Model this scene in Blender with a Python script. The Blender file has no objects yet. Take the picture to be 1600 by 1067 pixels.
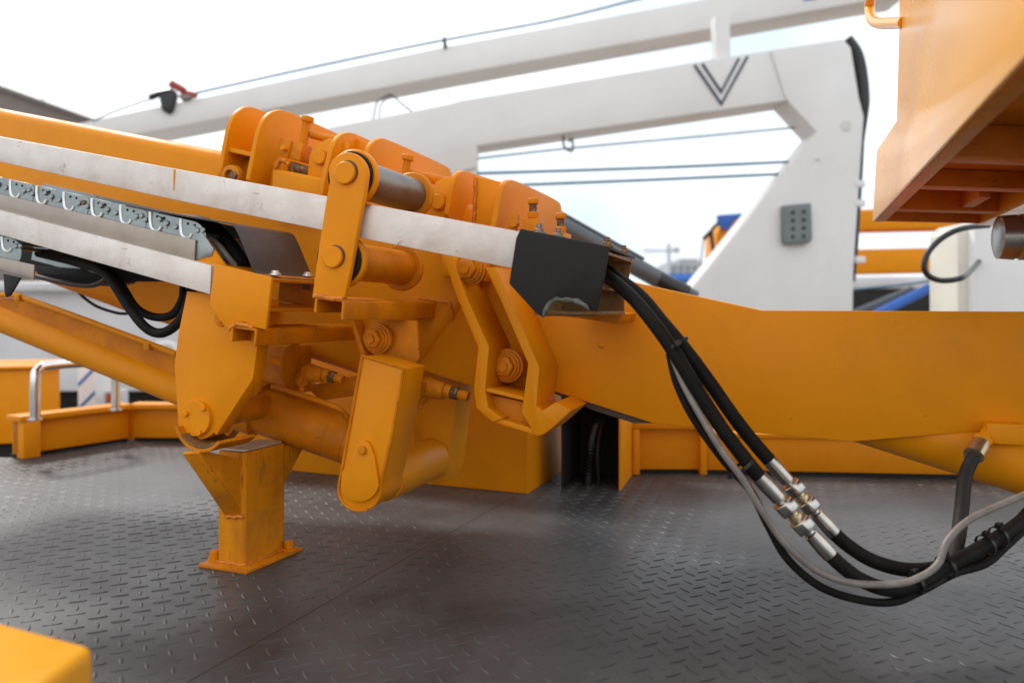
import bpy, bmesh, math, random
from mathutils import Vector, Matrix, noise as mnoise
random.seed(7)
R = math.radians
scene = bpy.context.scene
COL = scene.collection

# ------------------------------------------------------------------ camera
F = 28.0 / 36.0 * 1600.0          # focal length in photo pixels
HX, HY = 800.0, 487.0             # principal column, horizon row
H = 0.512                         # camera height above the deck
cam = bpy.data.cameras.new('camera')
cam.lens = 28.0; cam.sensor_width = 36.0
cam.shift_y = -(533.5 - HY) / 1600.0
cam.clip_start = 0.02; cam.clip_end = 2000.0
cam.dof.use_dof = True
cam.dof.focus_distance = 1.5
cam.dof.aperture_fstop = 2.6
camo = bpy.data.objects.new('camera', cam)
camo.location = (0, 0, H); camo.rotation_euler = (R(90), 0, 0)
COL.objects.link(camo)
scene.camera = camo

# ------------------------------------------------------------------ world and sun
SKX = 1.0                         # where the cloud pattern starts
SUN_EL, SUN_AZ = 47.0, -42.0      # azimuth measured from the view direction, left negative
world = bpy.data.worlds.new('World'); scene.world = world
world.use_nodes = True
nt = world.node_tree
for n in list(nt.nodes): nt.nodes.remove(n)
wo = nt.nodes.new('ShaderNodeOutputWorld'); bg = nt.nodes.new('ShaderNodeBackground')
sky = nt.nodes.new('ShaderNodeTexSky'); sky.sky_type = 'NISHITA'; sky.sun_disc = False
sky.sun_elevation = R(SUN_EL); sky.sun_rotation = R(SUN_AZ)
sky.air_density = 1.0; sky.dust_density = 3.0; sky.ozone_density = 1.5
tc = nt.nodes.new('ShaderNodeTexCoord')
nz = nt.nodes.new('ShaderNodeTexNoise'); nz.inputs['Scale'].default_value = 1.2
nz.inputs['Detail'].default_value = 4.0; nz.inputs['Roughness'].default_value = 0.55
mr = nt.nodes.new('ShaderNodeMapRange')
mr.inputs['From Min'].default_value = 0.40; mr.inputs['From Max'].default_value = 0.62
mr.inputs['To Min'].default_value = 0.0; mr.inputs['To Max'].default_value = 1.0
mx = nt.nodes.new('ShaderNodeMix'); mx.data_type = 'RGBA'
mx.inputs[0].default_value = 0.85
cl_ = nt.nodes.new('ShaderNodeMix'); cl_.data_type = 'RGBA'      # thin and thick overcast cloud
cl_.inputs[6].default_value = (9.0, 10.5, 11.7, 1); cl_.inputs[7].default_value = (16.8, 16.7, 16.6, 1)
wm = nt.nodes.new('ShaderNodeMapping'); wm.inputs['Location'].default_value = (SKX, 0.3, 0.0)
nt.links.new(tc.outputs['Generated'], wm.inputs['Vector']); nt.links.new(wm.outputs['Vector'], nz.inputs['Vector'])
nt.links.new(nz.outputs['Fac'], mr.inputs['Value'])
nt.links.new(mr.outputs['Result'], cl_.inputs[0]); nt.links.new(cl_.outputs[2], mx.inputs[7])
nt.links.new(sky.outputs['Color'], mx.inputs[6])
nt.links.new(mx.outputs[2], bg.inputs['Color'])
bg.inputs['Strength'].default_value = 0.1
nt.links.new(bg.outputs['Background'], wo.inputs['Surface'])
sun = bpy.data.lights.new('sun', 'SUN'); sun.energy = 2.1; sun.angle = R(9); sun.color = (1.0, 0.96, 0.9)
suno = bpy.data.objects.new('sun', sun); COL.objects.link(suno)
_d = Vector((math.sin(R(SUN_AZ)) * math.cos(R(SUN_EL)), math.cos(R(SUN_AZ)) * math.cos(R(SUN_EL)), math.sin(R(SUN_EL))))
suno.rotation_euler = _d.to_track_quat('Z', 'Y').to_euler()
vs = scene.view_settings
scene.cycles.max_bounces = 6; scene.cycles.diffuse_bounces = 3; scene.cycles.glossy_bounces = 3
vs.view_transform = 'Standard'; vs.look = 'None'; vs.exposure = 0.08; vs.gamma = 1.0

# ------------------------------------------------------------------ measuring helpers (pixel of the photo + a plane in the place)
CAM = Vector((0, 0, H))
A = R(18.5)                                        # the truck and its boom are turned by this angle
L = Vector((math.sin(A), math.cos(A), 0))          # across the boom, away from the viewer
TX = Vector((math.cos(A), -math.sin(A), 0))        # along the boom, level
Z = Vector((0, 0, 1)); X = Vector((1, 0, 0)); Y = Vector((0, 1, 0))
C0 = 1.593                                         # distance to the boom's near web along L
def ray(px, py): return Vector(((px - HX) / F, 1.0, (HY - py) / F))
def W(px, py, y): return CAM + ray(px, py) * y
def G(px, py, z=0.0):
    r = ray(px, py); return CAM + r * ((z - H) / r.z)
def B(px, py, l):
    r = ray(px, py); return CAM + r * ((C0 + l) / r.dot(L))
T = (B(800, 365, -.36) - B(0, 215, -.36)).normalized()      # the boom's sloping axis
N = L.cross(T).normalized()
if N.z < 0: N = -N
def SP(px, py, ref):                               # onto the cross plane of the boom through ref
    r = ray(px, py); return CAM + r * ((ref - CAM).dot(T) / r.dot(T))

# ------------------------------------------------------------------ materials
MATS = {}
def newmat(name):
    m = bpy.data.materials.new(name); m.use_nodes = True
    b = m.node_tree.nodes['Principled BSDF']; MATS[name] = m
    return m, m.node_tree, b
def paint(name, col, col2=None, rough=.4, metal=0., nscale=6., bump=.0, bscale=60., spots=None, spotcol=(.1, .05, .02), spotscale=30.,
          rvar=.1, stretch=None, coat=0., spec=.5, dirt=0., dirtcol=(.40, .17, .03), dirtscale=5.):
    m, t, b = newmat(name)
    col2 = col2 or tuple(c * .85 for c in col)
    c = t.nodes.new('ShaderNodeTexCoord'); vec = c.outputs['Object']
    if stretch:
        mp = t.nodes.new('ShaderNodeMapping'); mp.inputs['Scale'].default_value = stretch
        t.links.new(vec, mp.inputs['Vector']); vec = mp.outputs['Vector']
    n = t.nodes.new('ShaderNodeTexNoise'); n.inputs['Scale'].default_value = nscale
    n.inputs['Detail'].default_value = 6; n.inputs['Roughness'].default_value = .6
    t.links.new(vec, n.inputs['Vector'])
    r = t.nodes.new('ShaderNodeValToRGB')
    r.color_ramp.elements[0].position = .35; r.color_ramp.elements[1].position = .65
    r.color_ramp.elements[0].color = (*col2, 1); r.color_ramp.elements[1].color = (*col, 1)
    t.links.new(n.outputs['Fac'], r.inputs['Fac']); out = r.outputs['Color']
    if spots is not None:
        n2 = t.nodes.new('ShaderNodeTexNoise'); n2.inputs['Scale'].default_value = spotscale
        n2.inputs['Detail'].default_value = 8; n2.inputs['Roughness'].default_value = .7
        n2.inputs['Distortion'].default_value = .6
        t.links.new(vec, n2.inputs['Vector'])
        rr = t.nodes.new('ShaderNodeMapRange'); rr.inputs['From Min'].default_value = spots
        rr.inputs['From Max'].default_value = spots + .06
        rr.inputs['To Max'].default_value = .8
        t.links.new(n2.outputs['Fac'], rr.inputs['Value'])
        mm = t.nodes.new('ShaderNodeMix'); mm.data_type = 'RGBA'
        mm.inputs[7].default_value = (*spotcol, 1)
        t.links.new(rr.outputs['Result'], mm.inputs[0]); t.links.new(out, mm.inputs[6]); out = mm.outputs[2]
    if dirt:
        nd_ = t.nodes.new('ShaderNodeTexNoise'); nd_.inputs['Scale'].default_value = dirtscale; nd_.inputs['Detail'].default_value = 9
        nd_.inputs['Roughness'].default_value = .68; nd_.inputs['Distortion'].default_value = 1.2
        t.links.new(c.outputs['Object'], nd_.inputs['Vector'])
        rd_ = t.nodes.new('ShaderNodeMapRange'); rd_.inputs['From Min'].default_value = .47; rd_.inputs['From Max'].default_value = .74
        rd_.inputs['To Max'].default_value = dirt
        t.links.new(nd_.outputs['Fac'], rd_.inputs['Value'])
        md_ = t.nodes.new('ShaderNodeMix'); md_.data_type = 'RGBA'; md_.inputs[7].default_value = (*dirtcol, 1)
        t.links.new(rd_.outputs['Result'], md_.inputs[0]); t.links.new(out, md_.inputs[6]); out = md_.outputs[2]
    t.links.new(out, b.inputs['Base Color'])
    mr_ = t.nodes.new('ShaderNodeMapRange'); mr_.inputs['To Min'].default_value = rough - rvar / 2; mr_.inputs['To Max'].default_value = rough + rvar / 2
    mr_.inputs['From Min'].default_value = .3; mr_.inputs['From Max'].default_value = .7
    t.links.new(n.outputs['Fac'], mr_.inputs['Value']); t.links.new(mr_.outputs['Result'], b.inputs['Roughness'])
    b.inputs['Metallic'].default_value = metal
    b.inputs['Specular IOR Level'].default_value = spec
    if coat: b.inputs['Coat Weight'].default_value = coat; b.inputs['Coat Roughness'].default_value = .12
    if bump:
        n3 = t.nodes.new('ShaderNodeTexNoise'); n3.inputs['Scale'].default_value = bscale; n3.inputs['Detail'].default_value = 4
        t.links.new(vec, n3.inputs['Vector'])
        bp = t.nodes.new('ShaderNodeBump'); bp.inputs['Strength'].default_value = bump; bp.inputs['Distance'].default_value = .002
        t.links.new(n3.outputs['Fac'], bp.inputs['Height']); t.links.new(bp.outputs['Normal'], b.inputs['Normal'])
    return m
YEL = paint('yellow_paint', (.79, .278, .001), (.75, .254, .001), dirt=.3, dirtcol=(.55, .18, .01), dirtscale=6., spec=.2, rough=.47, nscale=5, bump=.12, bscale=9, spots=.665, spotcol=(.34, .11, .008), spotscale=40, rvar=.3)
YELD = paint('weathered_yellow_paint', (.72, .238, .0015), (.54, .162, .002), dirt=.6, dirtcol=(.34, .13, .02), dirtscale=9., spec=.2, rough=.48, nscale=14, bump=.25, bscale=70, spots=.62, spotcol=(.16, .07, .02), spotscale=60)
WELD = paint('painted_weld', (.72, .23, .006), (.48, .14, .006), rough=.55, nscale=60, bump=.9, bscale=180, spots=.60, spotcol=(.12, .05, .02), spotscale=90)
WHITE = paint('white_paint', (.73, .725, .715), (.69, .685, .675), dirt=.16, dirtcol=(.5, .46, .42), dirtscale=1.5, rough=.4, nscale=2.5, bump=.03)
CREAM = paint('cream_paint', (.72, .69, .60), rough=.5, nscale=3)
ALU = paint('aluminium', (.80, .755, .72), (.66, .60, .56), rough=.42, metal=.22, nscale=16, bump=.15, bscale=60, spots=.61, spotcol=(.34, .26, .21), spotscale=38, dirt=.5, dirtcol=(.50, .42, .36), dirtscale=9., rvar=.2)
TROUGH = paint('galvanised_trough', (.42, .36, .31), (.34, .285, .24), rough=.42, metal=.4, nscale=14, bump=.08, spots=.66, spotcol=(.18, .14, .11), spotscale=30)
ZINC = paint('zinc_plate', (.31, .345, .35), (.23, .26, .265), rough=.32, metal=.75, nscale=25, spots=.68, spotcol=(.2, .15, .1), spotscale=80)
ZINCB = paint('bright_zinc', (.85, .86, .86), (.75, .76, .76), rough=.25, metal=.6, nscale=40)
STEEL = paint('bare_steel', (.24, .22, .205), (.15, .135, .125), rough=.38, metal=.7, nscale=10, bump=.08, bscale=90, spots=.60, spotcol=(.50, .21, .02), spotscale=14)
SHEET = paint('brown_steel_sheet', (.10, .072, .06), (.04, .029, .024), rough=.38, metal=.55, nscale=7, spots=.66, spotcol=(.3, .25, .2), spotscale=40)
DBROWN = paint('dark_brown', (.09, .045, .03), (.06, .03, .02), rough=.6, nscale=12)  # plain dark brown for the strip under the beam
RUST = paint('rusty_bolt', (.20, .12, .06), (.10, .06, .035), rough=.55, metal=.4, nscale=70, spots=.55, spotcol=(.55, .3, .05), spotscale=120)
BLACKP = paint('black_painted_steel', (.020, .0195, .019), (.014, .0135, .013), spec=.2, rough=.55, nscale=20, bump=.12, bscale=50, spots=.72, spotcol=(.12, .11, .10), spotscale=70)
RYEL = paint('rusty_yellow', (.30, .15, .04), (.16, .085, .035), rough=.55, metal=.2, nscale=22, spots=.56, spotcol=(.07, .04, .025), spotscale=50)
YELS = paint('streaked_yellow_paint', (.74, .27, .003), (.62, .21, .004), dirt=.7, dirtcol=(.28, .12, .03), dirtscale=7., spec=.18, rough=.5, nscale=22, bump=.2, bscale=60, spots=.575, spotcol=(.22, .085, .012), spotscale=26, stretch=(1, 1, .14))
PINSHADE = paint('dark_pin_shade', (.05, .045, .03), (.12, .08, .03), rough=.4, nscale=70, bump=.3, bscale=150)  # dark tone for the painted shade beside the pin heads
CUTST = paint('torn_edge', (.13, .145, .13), (.045, .045, .032), rough=.45, metal=.3, nscale=60, bump=.8, bscale=100)
RUBBER = paint('black_rubber', (.011, .0095, .0085), (.0075, .0065, .006), spec=.14, rough=.6, nscale=40, bump=.15, bscale=260, dirt=.4, dirtcol=(.032, .028, .024), dirtscale=14.)
RUBBERD = paint('dusty_rubber', (.042, .037, .031), (.022, .019, .017), spec=.25, rough=.6, nscale=25, bump=.1, bscale=300)
GREYC = paint('grey_cable', (.25, .215, .19), (.17, .145, .13), rough=.45, nscale=30)
PLAST = paint('black_plastic', (.012, .012, .012), rough=.35, nscale=20)
CHROME = paint('chrome', (.58, .54, .49), (.45, .41, .37), rough=.2, metal=1., nscale=30, rvar=.08)
BRASS = paint('yellow_zinc', (.62, .50, .33), (.50, .38, .22), rough=.28, metal=.85, nscale=40)
STAIN = paint('stainless_tube', (.78, .77, .75), rough=.16, metal=1., nscale=20, rvar=.05)
PINST = paint('ground_steel', (.34, .33, .32), (.24, .235, .23), rough=.26, metal=.85, nscale=8, stretch=(1, 1, 1))
NAVY = paint('navy_vinyl', (.02, .03, .07), rough=.4)
BLUE = paint('blue_paint', (.03, .14, .52), (.025, .11, .42), rough=.4)
BLUEROPE = paint('blue_rope', (.09, .18, .27), (.06, .13, .20), rough=.7, nscale=80)
GREYBOX = paint('grey_plastic', (.17, .20, .20), (.14, .165, .165), rough=.5)
DARK = paint('dark_interior_and_shade', (.012, .011, .010), (.007, .007, .006), rough=.8)
DGREY = paint('grey_blue_paint', (.10, .115, .13), (.08, .09, .10), rough=.35)
RED = paint('red_plastic', (.36, .035, .02), rough=.5)
LAMP = paint('red_lens', (.45, .07, .02), rough=.3)
TRUCKW = paint('truck_white', (.60, .60, .61), (.50, .50, .52), rough=.45, nscale=2)
CONC = paint('concrete', (.33, .29, .25), (.27, .235, .20), rough=.85, nscale=1.2)
ROOFM = paint('roof_sheet', (.20, .17, .155), (.17, .145, .13), rough=.6, nscale=2)
GLASS = paint('window_glass', (.08, .10, .12), rough=.15)
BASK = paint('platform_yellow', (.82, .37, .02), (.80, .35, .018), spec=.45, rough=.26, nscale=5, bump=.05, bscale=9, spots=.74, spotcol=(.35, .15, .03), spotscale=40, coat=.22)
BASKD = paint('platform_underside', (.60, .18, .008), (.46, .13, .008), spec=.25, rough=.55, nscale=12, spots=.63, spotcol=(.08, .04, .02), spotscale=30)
WPATCH = paint('pale_wear_plate', (.62, .58, .53), (.5, .45, .40), rough=.3, metal=.3, nscale=30)

def deck_material():
    m, t, b = newmat('deck_steel')
    nd, lk = t.nodes, t.links
    g = nd.new('ShaderNodeNewGeometry')
    def noise(sc, det=6, rg=.6, dist=0.):
        n = nd.new('ShaderNodeTexNoise'); n.inputs['Scale'].default_value = sc; n.inputs['Detail'].default_value = det
        n.inputs['Roughness'].default_value = rg; n.inputs['Distortion'].default_value = dist
        lk.new(g.outputs['Position'], n.inputs['Vector']); return n.outputs['Fac']
    def rng(v, a, c, d, e):
        n = nd.new('ShaderNodeMapRange'); n.inputs['From Min'].default_value = a; n.inputs['From Max'].default_value = c
        n.inputs['To Min'].default_value = d; n.inputs['To Max'].default_value = e
        lk.new(v, n.inputs['Value']); return n.outputs['Result']
    def mix(f, a, c):
        n = nd.new('ShaderNodeMix'); n.data_type = 'RGBA'; lk.new(f, n.inputs[0])
        for i, v in ((6, a), (7, c)):
            if isinstance(v, tuple): n.inputs[i].default_value = (*v, 1)
            else: lk.new(v, n.inputs[i])
        return n.outputs[2]
    big = noise(1.7, 4, .55, .4); mid = noise(7, 6, .65, .8); fine = noise(60, 5, .7); spk = noise(130, 3, .6)
    base = mix(rng(big, .38, .64, 0, 1), (.021, .0222, .0235), (.070, .074, .079))
    base = mix(rng(mid, .52, .74, 0, .6), base, (.080, .079, .077))
    base = mix(rng(mid, .30, .40, .5, 0), base, (.022, .0215, .021))
    base = mix(rng(fine, .55, .75, 0, .4), base, (.085, .088, .091))
    base = mix(rng(spk, .755, .78, 0, .6), base, (.40, .38, .35))
    lk.new(base, b.inputs['Base Color'])
    lk.new(rng(mid, .3, .7, .42, .60), b.inputs['Roughness'])
    lk.new(rng(big, .35, .65, .44, .24), b.inputs['Coat Roughness'])
    b.inputs['Metallic'].default_value = .0; b.inputs['Specular IOR Level'].default_value = .45; b.inputs['Coat Weight'].default_value = .30; b.inputs['Coat Roughness'].default_value = .33
    bp = nd.new('ShaderNodeBump'); bp.inputs['Strength'].default_value = .25; bp.inputs['Distance'].default_value = .002
    lk.new(noise(22, 6, .6), bp.inputs['Height']); lk.new(bp.outputs['Normal'], b.inputs['Normal'])
    return m
DECK = deck_material()

# ------------------------------------------------------------------ mesh helpers
def catmull(pts, n=10):
    pts = [Vector(p) for p in pts]
    P = [pts[0] * 2 - pts[1]] + pts + [pts[-1] * 2 - pts[-2]]
    out = []
    for i in range(1, len(P) - 2):
        a, b, c, d = P[i - 1], P[i], P[i + 1], P[i + 2]
        for k in range(n):
            t = k / n
            out.append(.5 * ((2 * b) + (c - a) * t + (2 * a - 5 * b + 4 * c - d) * t * t + (3 * b - a - 3 * c + d) * t ** 3))
    out.append(pts[-1]); return out
def frame(d):
    d = d.normalized(); u = d.cross(Z if abs(d.z) < .95 else X).normalized(); return u, d.cross(u).normalized()

class MB:
    def __init__(s): s.v = []; s.f = []
    def add(s, vs, fs):
        o = len(s.v); s.v += [Vector(v) for v in vs]; s.f += [tuple(i + o for i in f) for f in fs]; return s
    def prism(s, poly, vec):                              # closed outline swept along vec
        n = len(poly); vec = Vector(vec)
        return s.add(list(poly) + [p + vec for p in poly],
                     [tuple(range(n)), tuple(range(2 * n - 1, n - 1, -1))] + [(i, (i + 1) % n, n + (i + 1) % n, n + i) for i in range(n)])
    def box(s, c, ax, ay, az):                            # centre and three half vectors
        c = Vector(c); vs = [c + ax * i + ay * j + az * k for i in (-1, 1) for j in (-1, 1) for k in (-1, 1)]
        return s.add(vs, [(0, 1, 3, 2), (4, 6, 7, 5), (0, 4, 5, 1), (2, 3, 7, 6), (0, 2, 6, 4), (1, 5, 7, 3)])
    def hexa(s, a, b):                                    # two matching quads
        return s.add(list(a) + list(b), [(0, 1, 2, 3), (7, 6, 5, 4)] + [(i, (i + 1) % 4, 4 + (i + 1) % 4, 4 + i) for i in range(4)])
    def rings(s, rows, cap=True):
        n = len(rows[0]); vs = [p for r in rows for p in r]; fs = []
        for i in range(len(rows) - 1):
            for k in range(n): fs.append((i * n + k, i * n + (k + 1) % n, (i + 1) * n + (k + 1) % n, (i + 1) * n + k))
        if cap: fs += [tuple(range(n))[::-1], tuple(range((len(rows) - 1) * n, len(rows) * n))]
        return s.add(vs, fs)
    def lathe(s, p, d, prof, n=28, up=None):              # profile of (distance along d, radius)
        p = Vector(p); d = Vector(d).normalized(); u, v = frame(d)
        if up is not None: u = (up - d * up.dot(d)).normalized(); v = d.cross(u)
        return s.rings([[p + d * x + (u * math.cos(2 * math.pi * k / n) + v * math.sin(2 * math.pi * k / n)) * max(r, 1e-5) for k in range(n)] for x, r in prof])
    def cyl(s, a, b, r, r2=None, n=28, ch=0.):
        a, b = Vector(a), Vector(b); h = (b - a).length; r2 = r if r2 is None else r2
        if ch: prof = [(0, r - ch), (ch, r), (h - ch, r2), (h, r2 - ch)]
        else: prof = [(0, r), (h, r2)]
        return s.lathe(a, b - a, prof, n)
    def hexn(s, p, d, r, h):                              # hexagon nut or bolt head with turned corners
        return s.lathe(p, d, [(0, r * .96), (h * .1, r), (h * .88, r), (h, r * .86)], 6)
    def tube(s, pts, r, n=12, smooth=8, rf=None):
        P = catmull(pts, smooth) if smooth else [Vector(p) for p in pts]
        u, v = frame(P[1] - P[0]); rows = []
        for i, p in enumerate(P):
            d = (P[min(i + 1, len(P) - 1)] - P[max(i - 1, 0)]).normalized()
            u = (u - d * u.dot(d)).normalized(); v = d.cross(u)
            rr = r if rf is None else rf(i / (len(P) - 1)) * r
            rows.append([p + (u * math.cos(2 * math.pi * k / n) + v * math.sin(2 * math.pi * k / n)) * rr for k in range(n)])
        return s.rings(rows)
    def build(s, name, mat, parent=None, bevel=0., seg=2, smooth=35., origin=None, kind=None):
        lo = Vector([min(v[i] for v in s.v) for i in range(3)]); hi = Vector([max(v[i] for v in s.v) for i in range(3)])
        c = (lo + hi) / 2
        if parent is None: c.z = lo.z
        if origin is not None: c = Vector(origin)
        me = bpy.data.meshes.new(name); me.from_pydata([v - c for v in s.v], [], s.f)
        bm = bmesh.new(); bm.from_mesh(me); bmesh.ops.recalc_face_normals(bm, faces=bm.faces)
        if bevel:
            es = [e for e in bm.edges if len(e.link_faces) == 2 and e.calc_face_angle(0) > R(38)]
            try: bmesh.ops.bevel(bm, geom=es, offset=bevel, offset_type='OFFSET', segments=seg, profile=.5, affect='EDGES', clamp_overlap=True)
            except Exception: pass
        bm.to_mesh(me); bm.free()
        me.materials.append(mat)
        for p in me.polygons: p.use_smooth = True
        me.set_sharp_from_angle(angle=R(smooth))
        o = bpy.data.objects.new(name, me); COL.objects.link(o)
        if parent is not None: o.parent = parent; c = c - wloc(parent)
        o.location = c
        if kind: o['kind'] = kind
        return o
def wloc(o):
    p = Vector(o.location)
    while o.parent is not None: o = o.parent; p += Vector(o.location)
    return p
def tag(o, label, cat, group=None):
    o['label'] = label; o['category'] = cat
    if group: o['group'] = group
    return o
def thing(name, label, cat, loc, group=None):
    o = bpy.data.objects.new(name, None); COL.objects.link(o); o.location = loc; o.empty_display_size = .05
    return tag(o, label, cat, group)
def struct(o): o['kind'] = 'structure'; return o
def bpoly(pix, l): return [B(x, y, l) for x, y in pix]
def plate(name, pix, l, t, mat, parent, bevel=.002, seg=2):       # plate standing parallel to the boom's web
    return MB().prism(bpoly(pix, l), L * t).build(name, mat, parent, bevel, seg)
def arc(cx, cy, rx, ry, a0, a1, n=10):
    return [(cx + rx * math.cos(R(a0 + (a1 - a0) * i / n)), cy - ry * math.sin(R(a0 + (a1 - a0) * i / n))) for i in range(n + 1)]
def lcyl(x, y, l, a, b, r, **k):                                    # cylinder across the boom from l+a to l+b
    p = B(x, y, l); return MB().cyl(p + L * a, p + L * b, r, **k)
def weld(parent, pts, r=.0038, jit=.0016):                           # a rough weld bead along a line
    rnd = random.Random(len(parent.children) + 3); P = []
    for a, b in zip(pts[:-1], pts[1:]):
        n = max(3, int((b - a).length / .006))
        for i in range(n): P.append(a.lerp(b, i / n) + Vector((rnd.uniform(-jit, jit), rnd.uniform(-jit, jit), rnd.uniform(-jit, jit))))
    P.append(pts[-1])
    m = MB(); m.tube(P, r, 8, 0, rf=lambda t: .8 + .35 * abs(math.sin(t * len(P) * 1.6)))
    return m.build('weld_bead', WELD, parent, smooth=60)
def bolt(parent, p, d, r, h, mat, name='bolt', washer=True):
    o = MB().hexn(p, d, r, h).build(name, mat, parent, .0006, 1)
    if washer: MB().cyl(p - d.normalized() * .003, p + d.normalized() * .001, r * 1.45, ch=.0006).build('washer', mat, o)
    return o

# ================================================================== SETTING
# ---- ground far below the truck deck
g = MB().add([(-400, -200, -1.05), (400, -200, -1.05), (400, 900, -1.05), (-400, 900, -1.05)], [(0, 1, 2, 3)]).build('ground', CONC)
struct(g)
# ---- truck deck of checker plate, two sheets with a seam along L
deck = bpy.data.objects.new('deck', None); COL.objects.link(deck); deck['kind'] = 'structure'; deck.location = (0, 1.6, 0)
seamA = G(290, 1067); seamB = G(760, 800); sd = (seamB - seamA).normalized()
seam0 = seamA - sd * 2.2; seam1 = seamA + sd * 1.70
perp = Vector((sd.y, -sd.x, 0)); gap = perp * .0008
left = [seam0 - gap, seam1 - gap, Vector((-1.28, 3.16, 0)), Vector((-1.50, 3.20, 0)), Vector((-1.76, 2.80, 0)), Vector((-4.5, 2.9, 0)), Vector((-4.5, -1, 0))]
right = [seam0 + gap, Vector((4.5, -1, 0)), Vector((4.5, 2.80, 0)), Vector((1.6, 2.86, 0)), Vector((.5, 2.92, 0)), seam1 + gap]
MB().prism(left, Vector((0, 0, -.05))).build('deck_plate', DECK, deck)
MB().prism(right, Vector((0, 0, -.05))).build('deck_plate', DECK, deck)
PITCH = .0470
ang = -A
e1 = Vector((math.cos(ang), math.sin(ang), 0)); e2 = Vector((-math.sin(ang), math.cos(ang), 0))
def tread_mesh():
    lz = .0165; out = [(-lz, 0), (-lz * .55, -.0031), (0, -.0040), (lz * .55, -.0031), (lz, 0), (lz * .55, .0031), (0, .0040), (-lz * .55, .0031)]
    vs = [(x, y, -.001) for x, y in out] + [(x * .8, y * .40, .0017) for x, y in out]
    fs = [tuple(range(8, 16))] + [(i, (i + 1) % 8, 8 + (i + 1) % 8, 8 + i) for i in range(8)]
    return vs, fs
tv, tf = tread_mesh()
tme = bpy.data.meshes.new('tread'); tme.from_pydata(tv, [], tf); tme.materials.append(DECK)
for p in tme.polygons: p.use_smooth = True
tme.set_sharp_from_angle(angle=R(50))
org = G(1075.1, 976.2)
spots = []
def inside(p, poly):
    c = False; n = len(poly)
    for i in range(n):
        a, b = poly[i], poly[(i + 1) % n]
        if (a.y > p.y) != (b.y > p.y) and p.x < (b.x - a.x) * (p.y - a.y) / (b.y - a.y) + a.x: c = not c
    return c
for i in range(-80, 60):
    for j in range(-30, 60):
        for k in (0, 1):
            p = org + e1 * ((i + .5 * k) * PITCH) + e2 * ((j + .5 * k) * PITCH)
            if p.y < .95 or p.y > 3.2: continue
            px = HX + F * p.x / p.y; py = HY + F * H / p.y
            if px < -40 or px > 1640: continue
            if abs((p - seamA).dot(perp)) < .017: continue
            if not (inside(p, left) or inside(p, right)): continue
            wear = .22 + .95 * max(0., min(1., (mnoise.noise(p * 2.3) + .42)))
            wear *= random.uniform(.75, 1.1)
            spots.append((p.y, p, ang + (R(45) if k == 0 else R(-45)), py < 1075 and 0 < px < 1600 and not (px < 165 and py > 955), wear))
spots.sort(key=lambda q: q[0])
near = [q for q in spots if q[3]][:300]; nearset = set(id(q) for q in near)
for q in near:
    o = bpy.data.objects.new('tread', tme); COL.objects.link(o); o.parent = deck
    o.location = q[1] - Vector(deck.location); o.rotation_euler = (0, 0, q[2]); o.scale = (1, 1, q[4])
m = MB()
for q in spots:
    if id(q) in nearset: continue
    M = Matrix.Translation(q[1]) @ Matrix.Rotation(q[2], 4, 'Z') @ Matrix.Diagonal((1, 1, q[4], 1))
    m.add([M @ Vector(v) for v in tv], tf)
m.build('treads', DECK, deck, smooth=50, kind='stuff')

# ================================================================== MAIN BOOM
boom = thing('telescopic_boom', 'long sloping yellow box boom with flanged collars and guide rollers across the picture', 'boom', B(800, 560, .1))
# outer box tube (left) and the goosenecked beam (right)
outer = MB().prism(bpoly([(-140, 142), (730, 308), (730, 470), (650, 578), (561, 588), (474, 560), (300, 522), (190, 488), (62, 440), (-140, 372)], .0), L * .34).build('outer_tube', YEL, boom, .028, 4, smooth=50)
beam = MB().prism(bpoly([(560, 330), (985, 440), (1190, 485), (1760, 487.5), (1760, 655), (1600, 668), (1330, 690), (1190, 677), (1020, 661), (855, 608), (742, 605), (653, 576), (560, 560)], .012), L * .20).build('beam', YEL, boom, .002, 2)
plate('underside_strip', [(850, 604), (1022, 661), (990, 661), (925, 640), (860, 612)], .02, .16, DBROWN, boom, 0)  # dark brown strip along the beam's lower edge
# yellow block of inner tube seen between the collars
plate('slider_block', [(424, 262), (512, 280), (508, 330), (420, 330)], -.05, .06, YEL, boom, .008, 3)
# transverse collar plates standing on the tube
def collar(ref, l, pix, th=.011, mat=YEL, name='collar_plate'):
    r0 = B(ref[0], ref[1], l)
    for _ in range(2):
        pix = [q for a, b in zip(pix, pix[1:] + pix[:1]) for q in ((a[0] * .75 + b[0] * .25, a[1] * .75 + b[1] * .25), (a[0] * .25 + b[0] * .75, a[1] * .25 + b[1] * .75))]
    return MB().prism([SP(x, y, r0) for x, y in pix], -T * th).build(name, mat, boom, .0015, 2)
LC = -.07
collar((346, 270), LC, [(342, 292), (351, 240), (359, 198), (368, 179), (382, 168), (394, 167), (420, 177), (520, 222), (520, 300), (400, 310)])
collar((392, 280), LC, [(386, 300), (396, 250), (405, 205), (414, 186), (428, 174), (442, 172), (460, 178), (560, 224), (640, 262), (640, 330), (470, 320)])
collar((505, 290), LC, [(501, 320), (508, 280), (518, 240), (525, 220), (536, 209), (548, 207), (560, 211), (660, 258), (660, 340), (560, 330)])
collar((574, 245), LC + .02, [(562, 320), (568, 270), (574, 240), (582, 224), (594, 216), (604, 217), (700, 260), (706, 268), (706, 340), (600, 340)])
collar((702, 335), LC, [(698, 350), (705, 310), (711, 281), (716, 271), (724, 267), (734, 269), (744, 273), (800, 290), (800, 360), (742, 352)])
collar((778, 355), LC, [(770, 372), (779, 330), (786, 296), (790, 286), (798, 281), (808, 283), (872, 313), (878, 322), (878, 350), (860, 378)])
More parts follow.
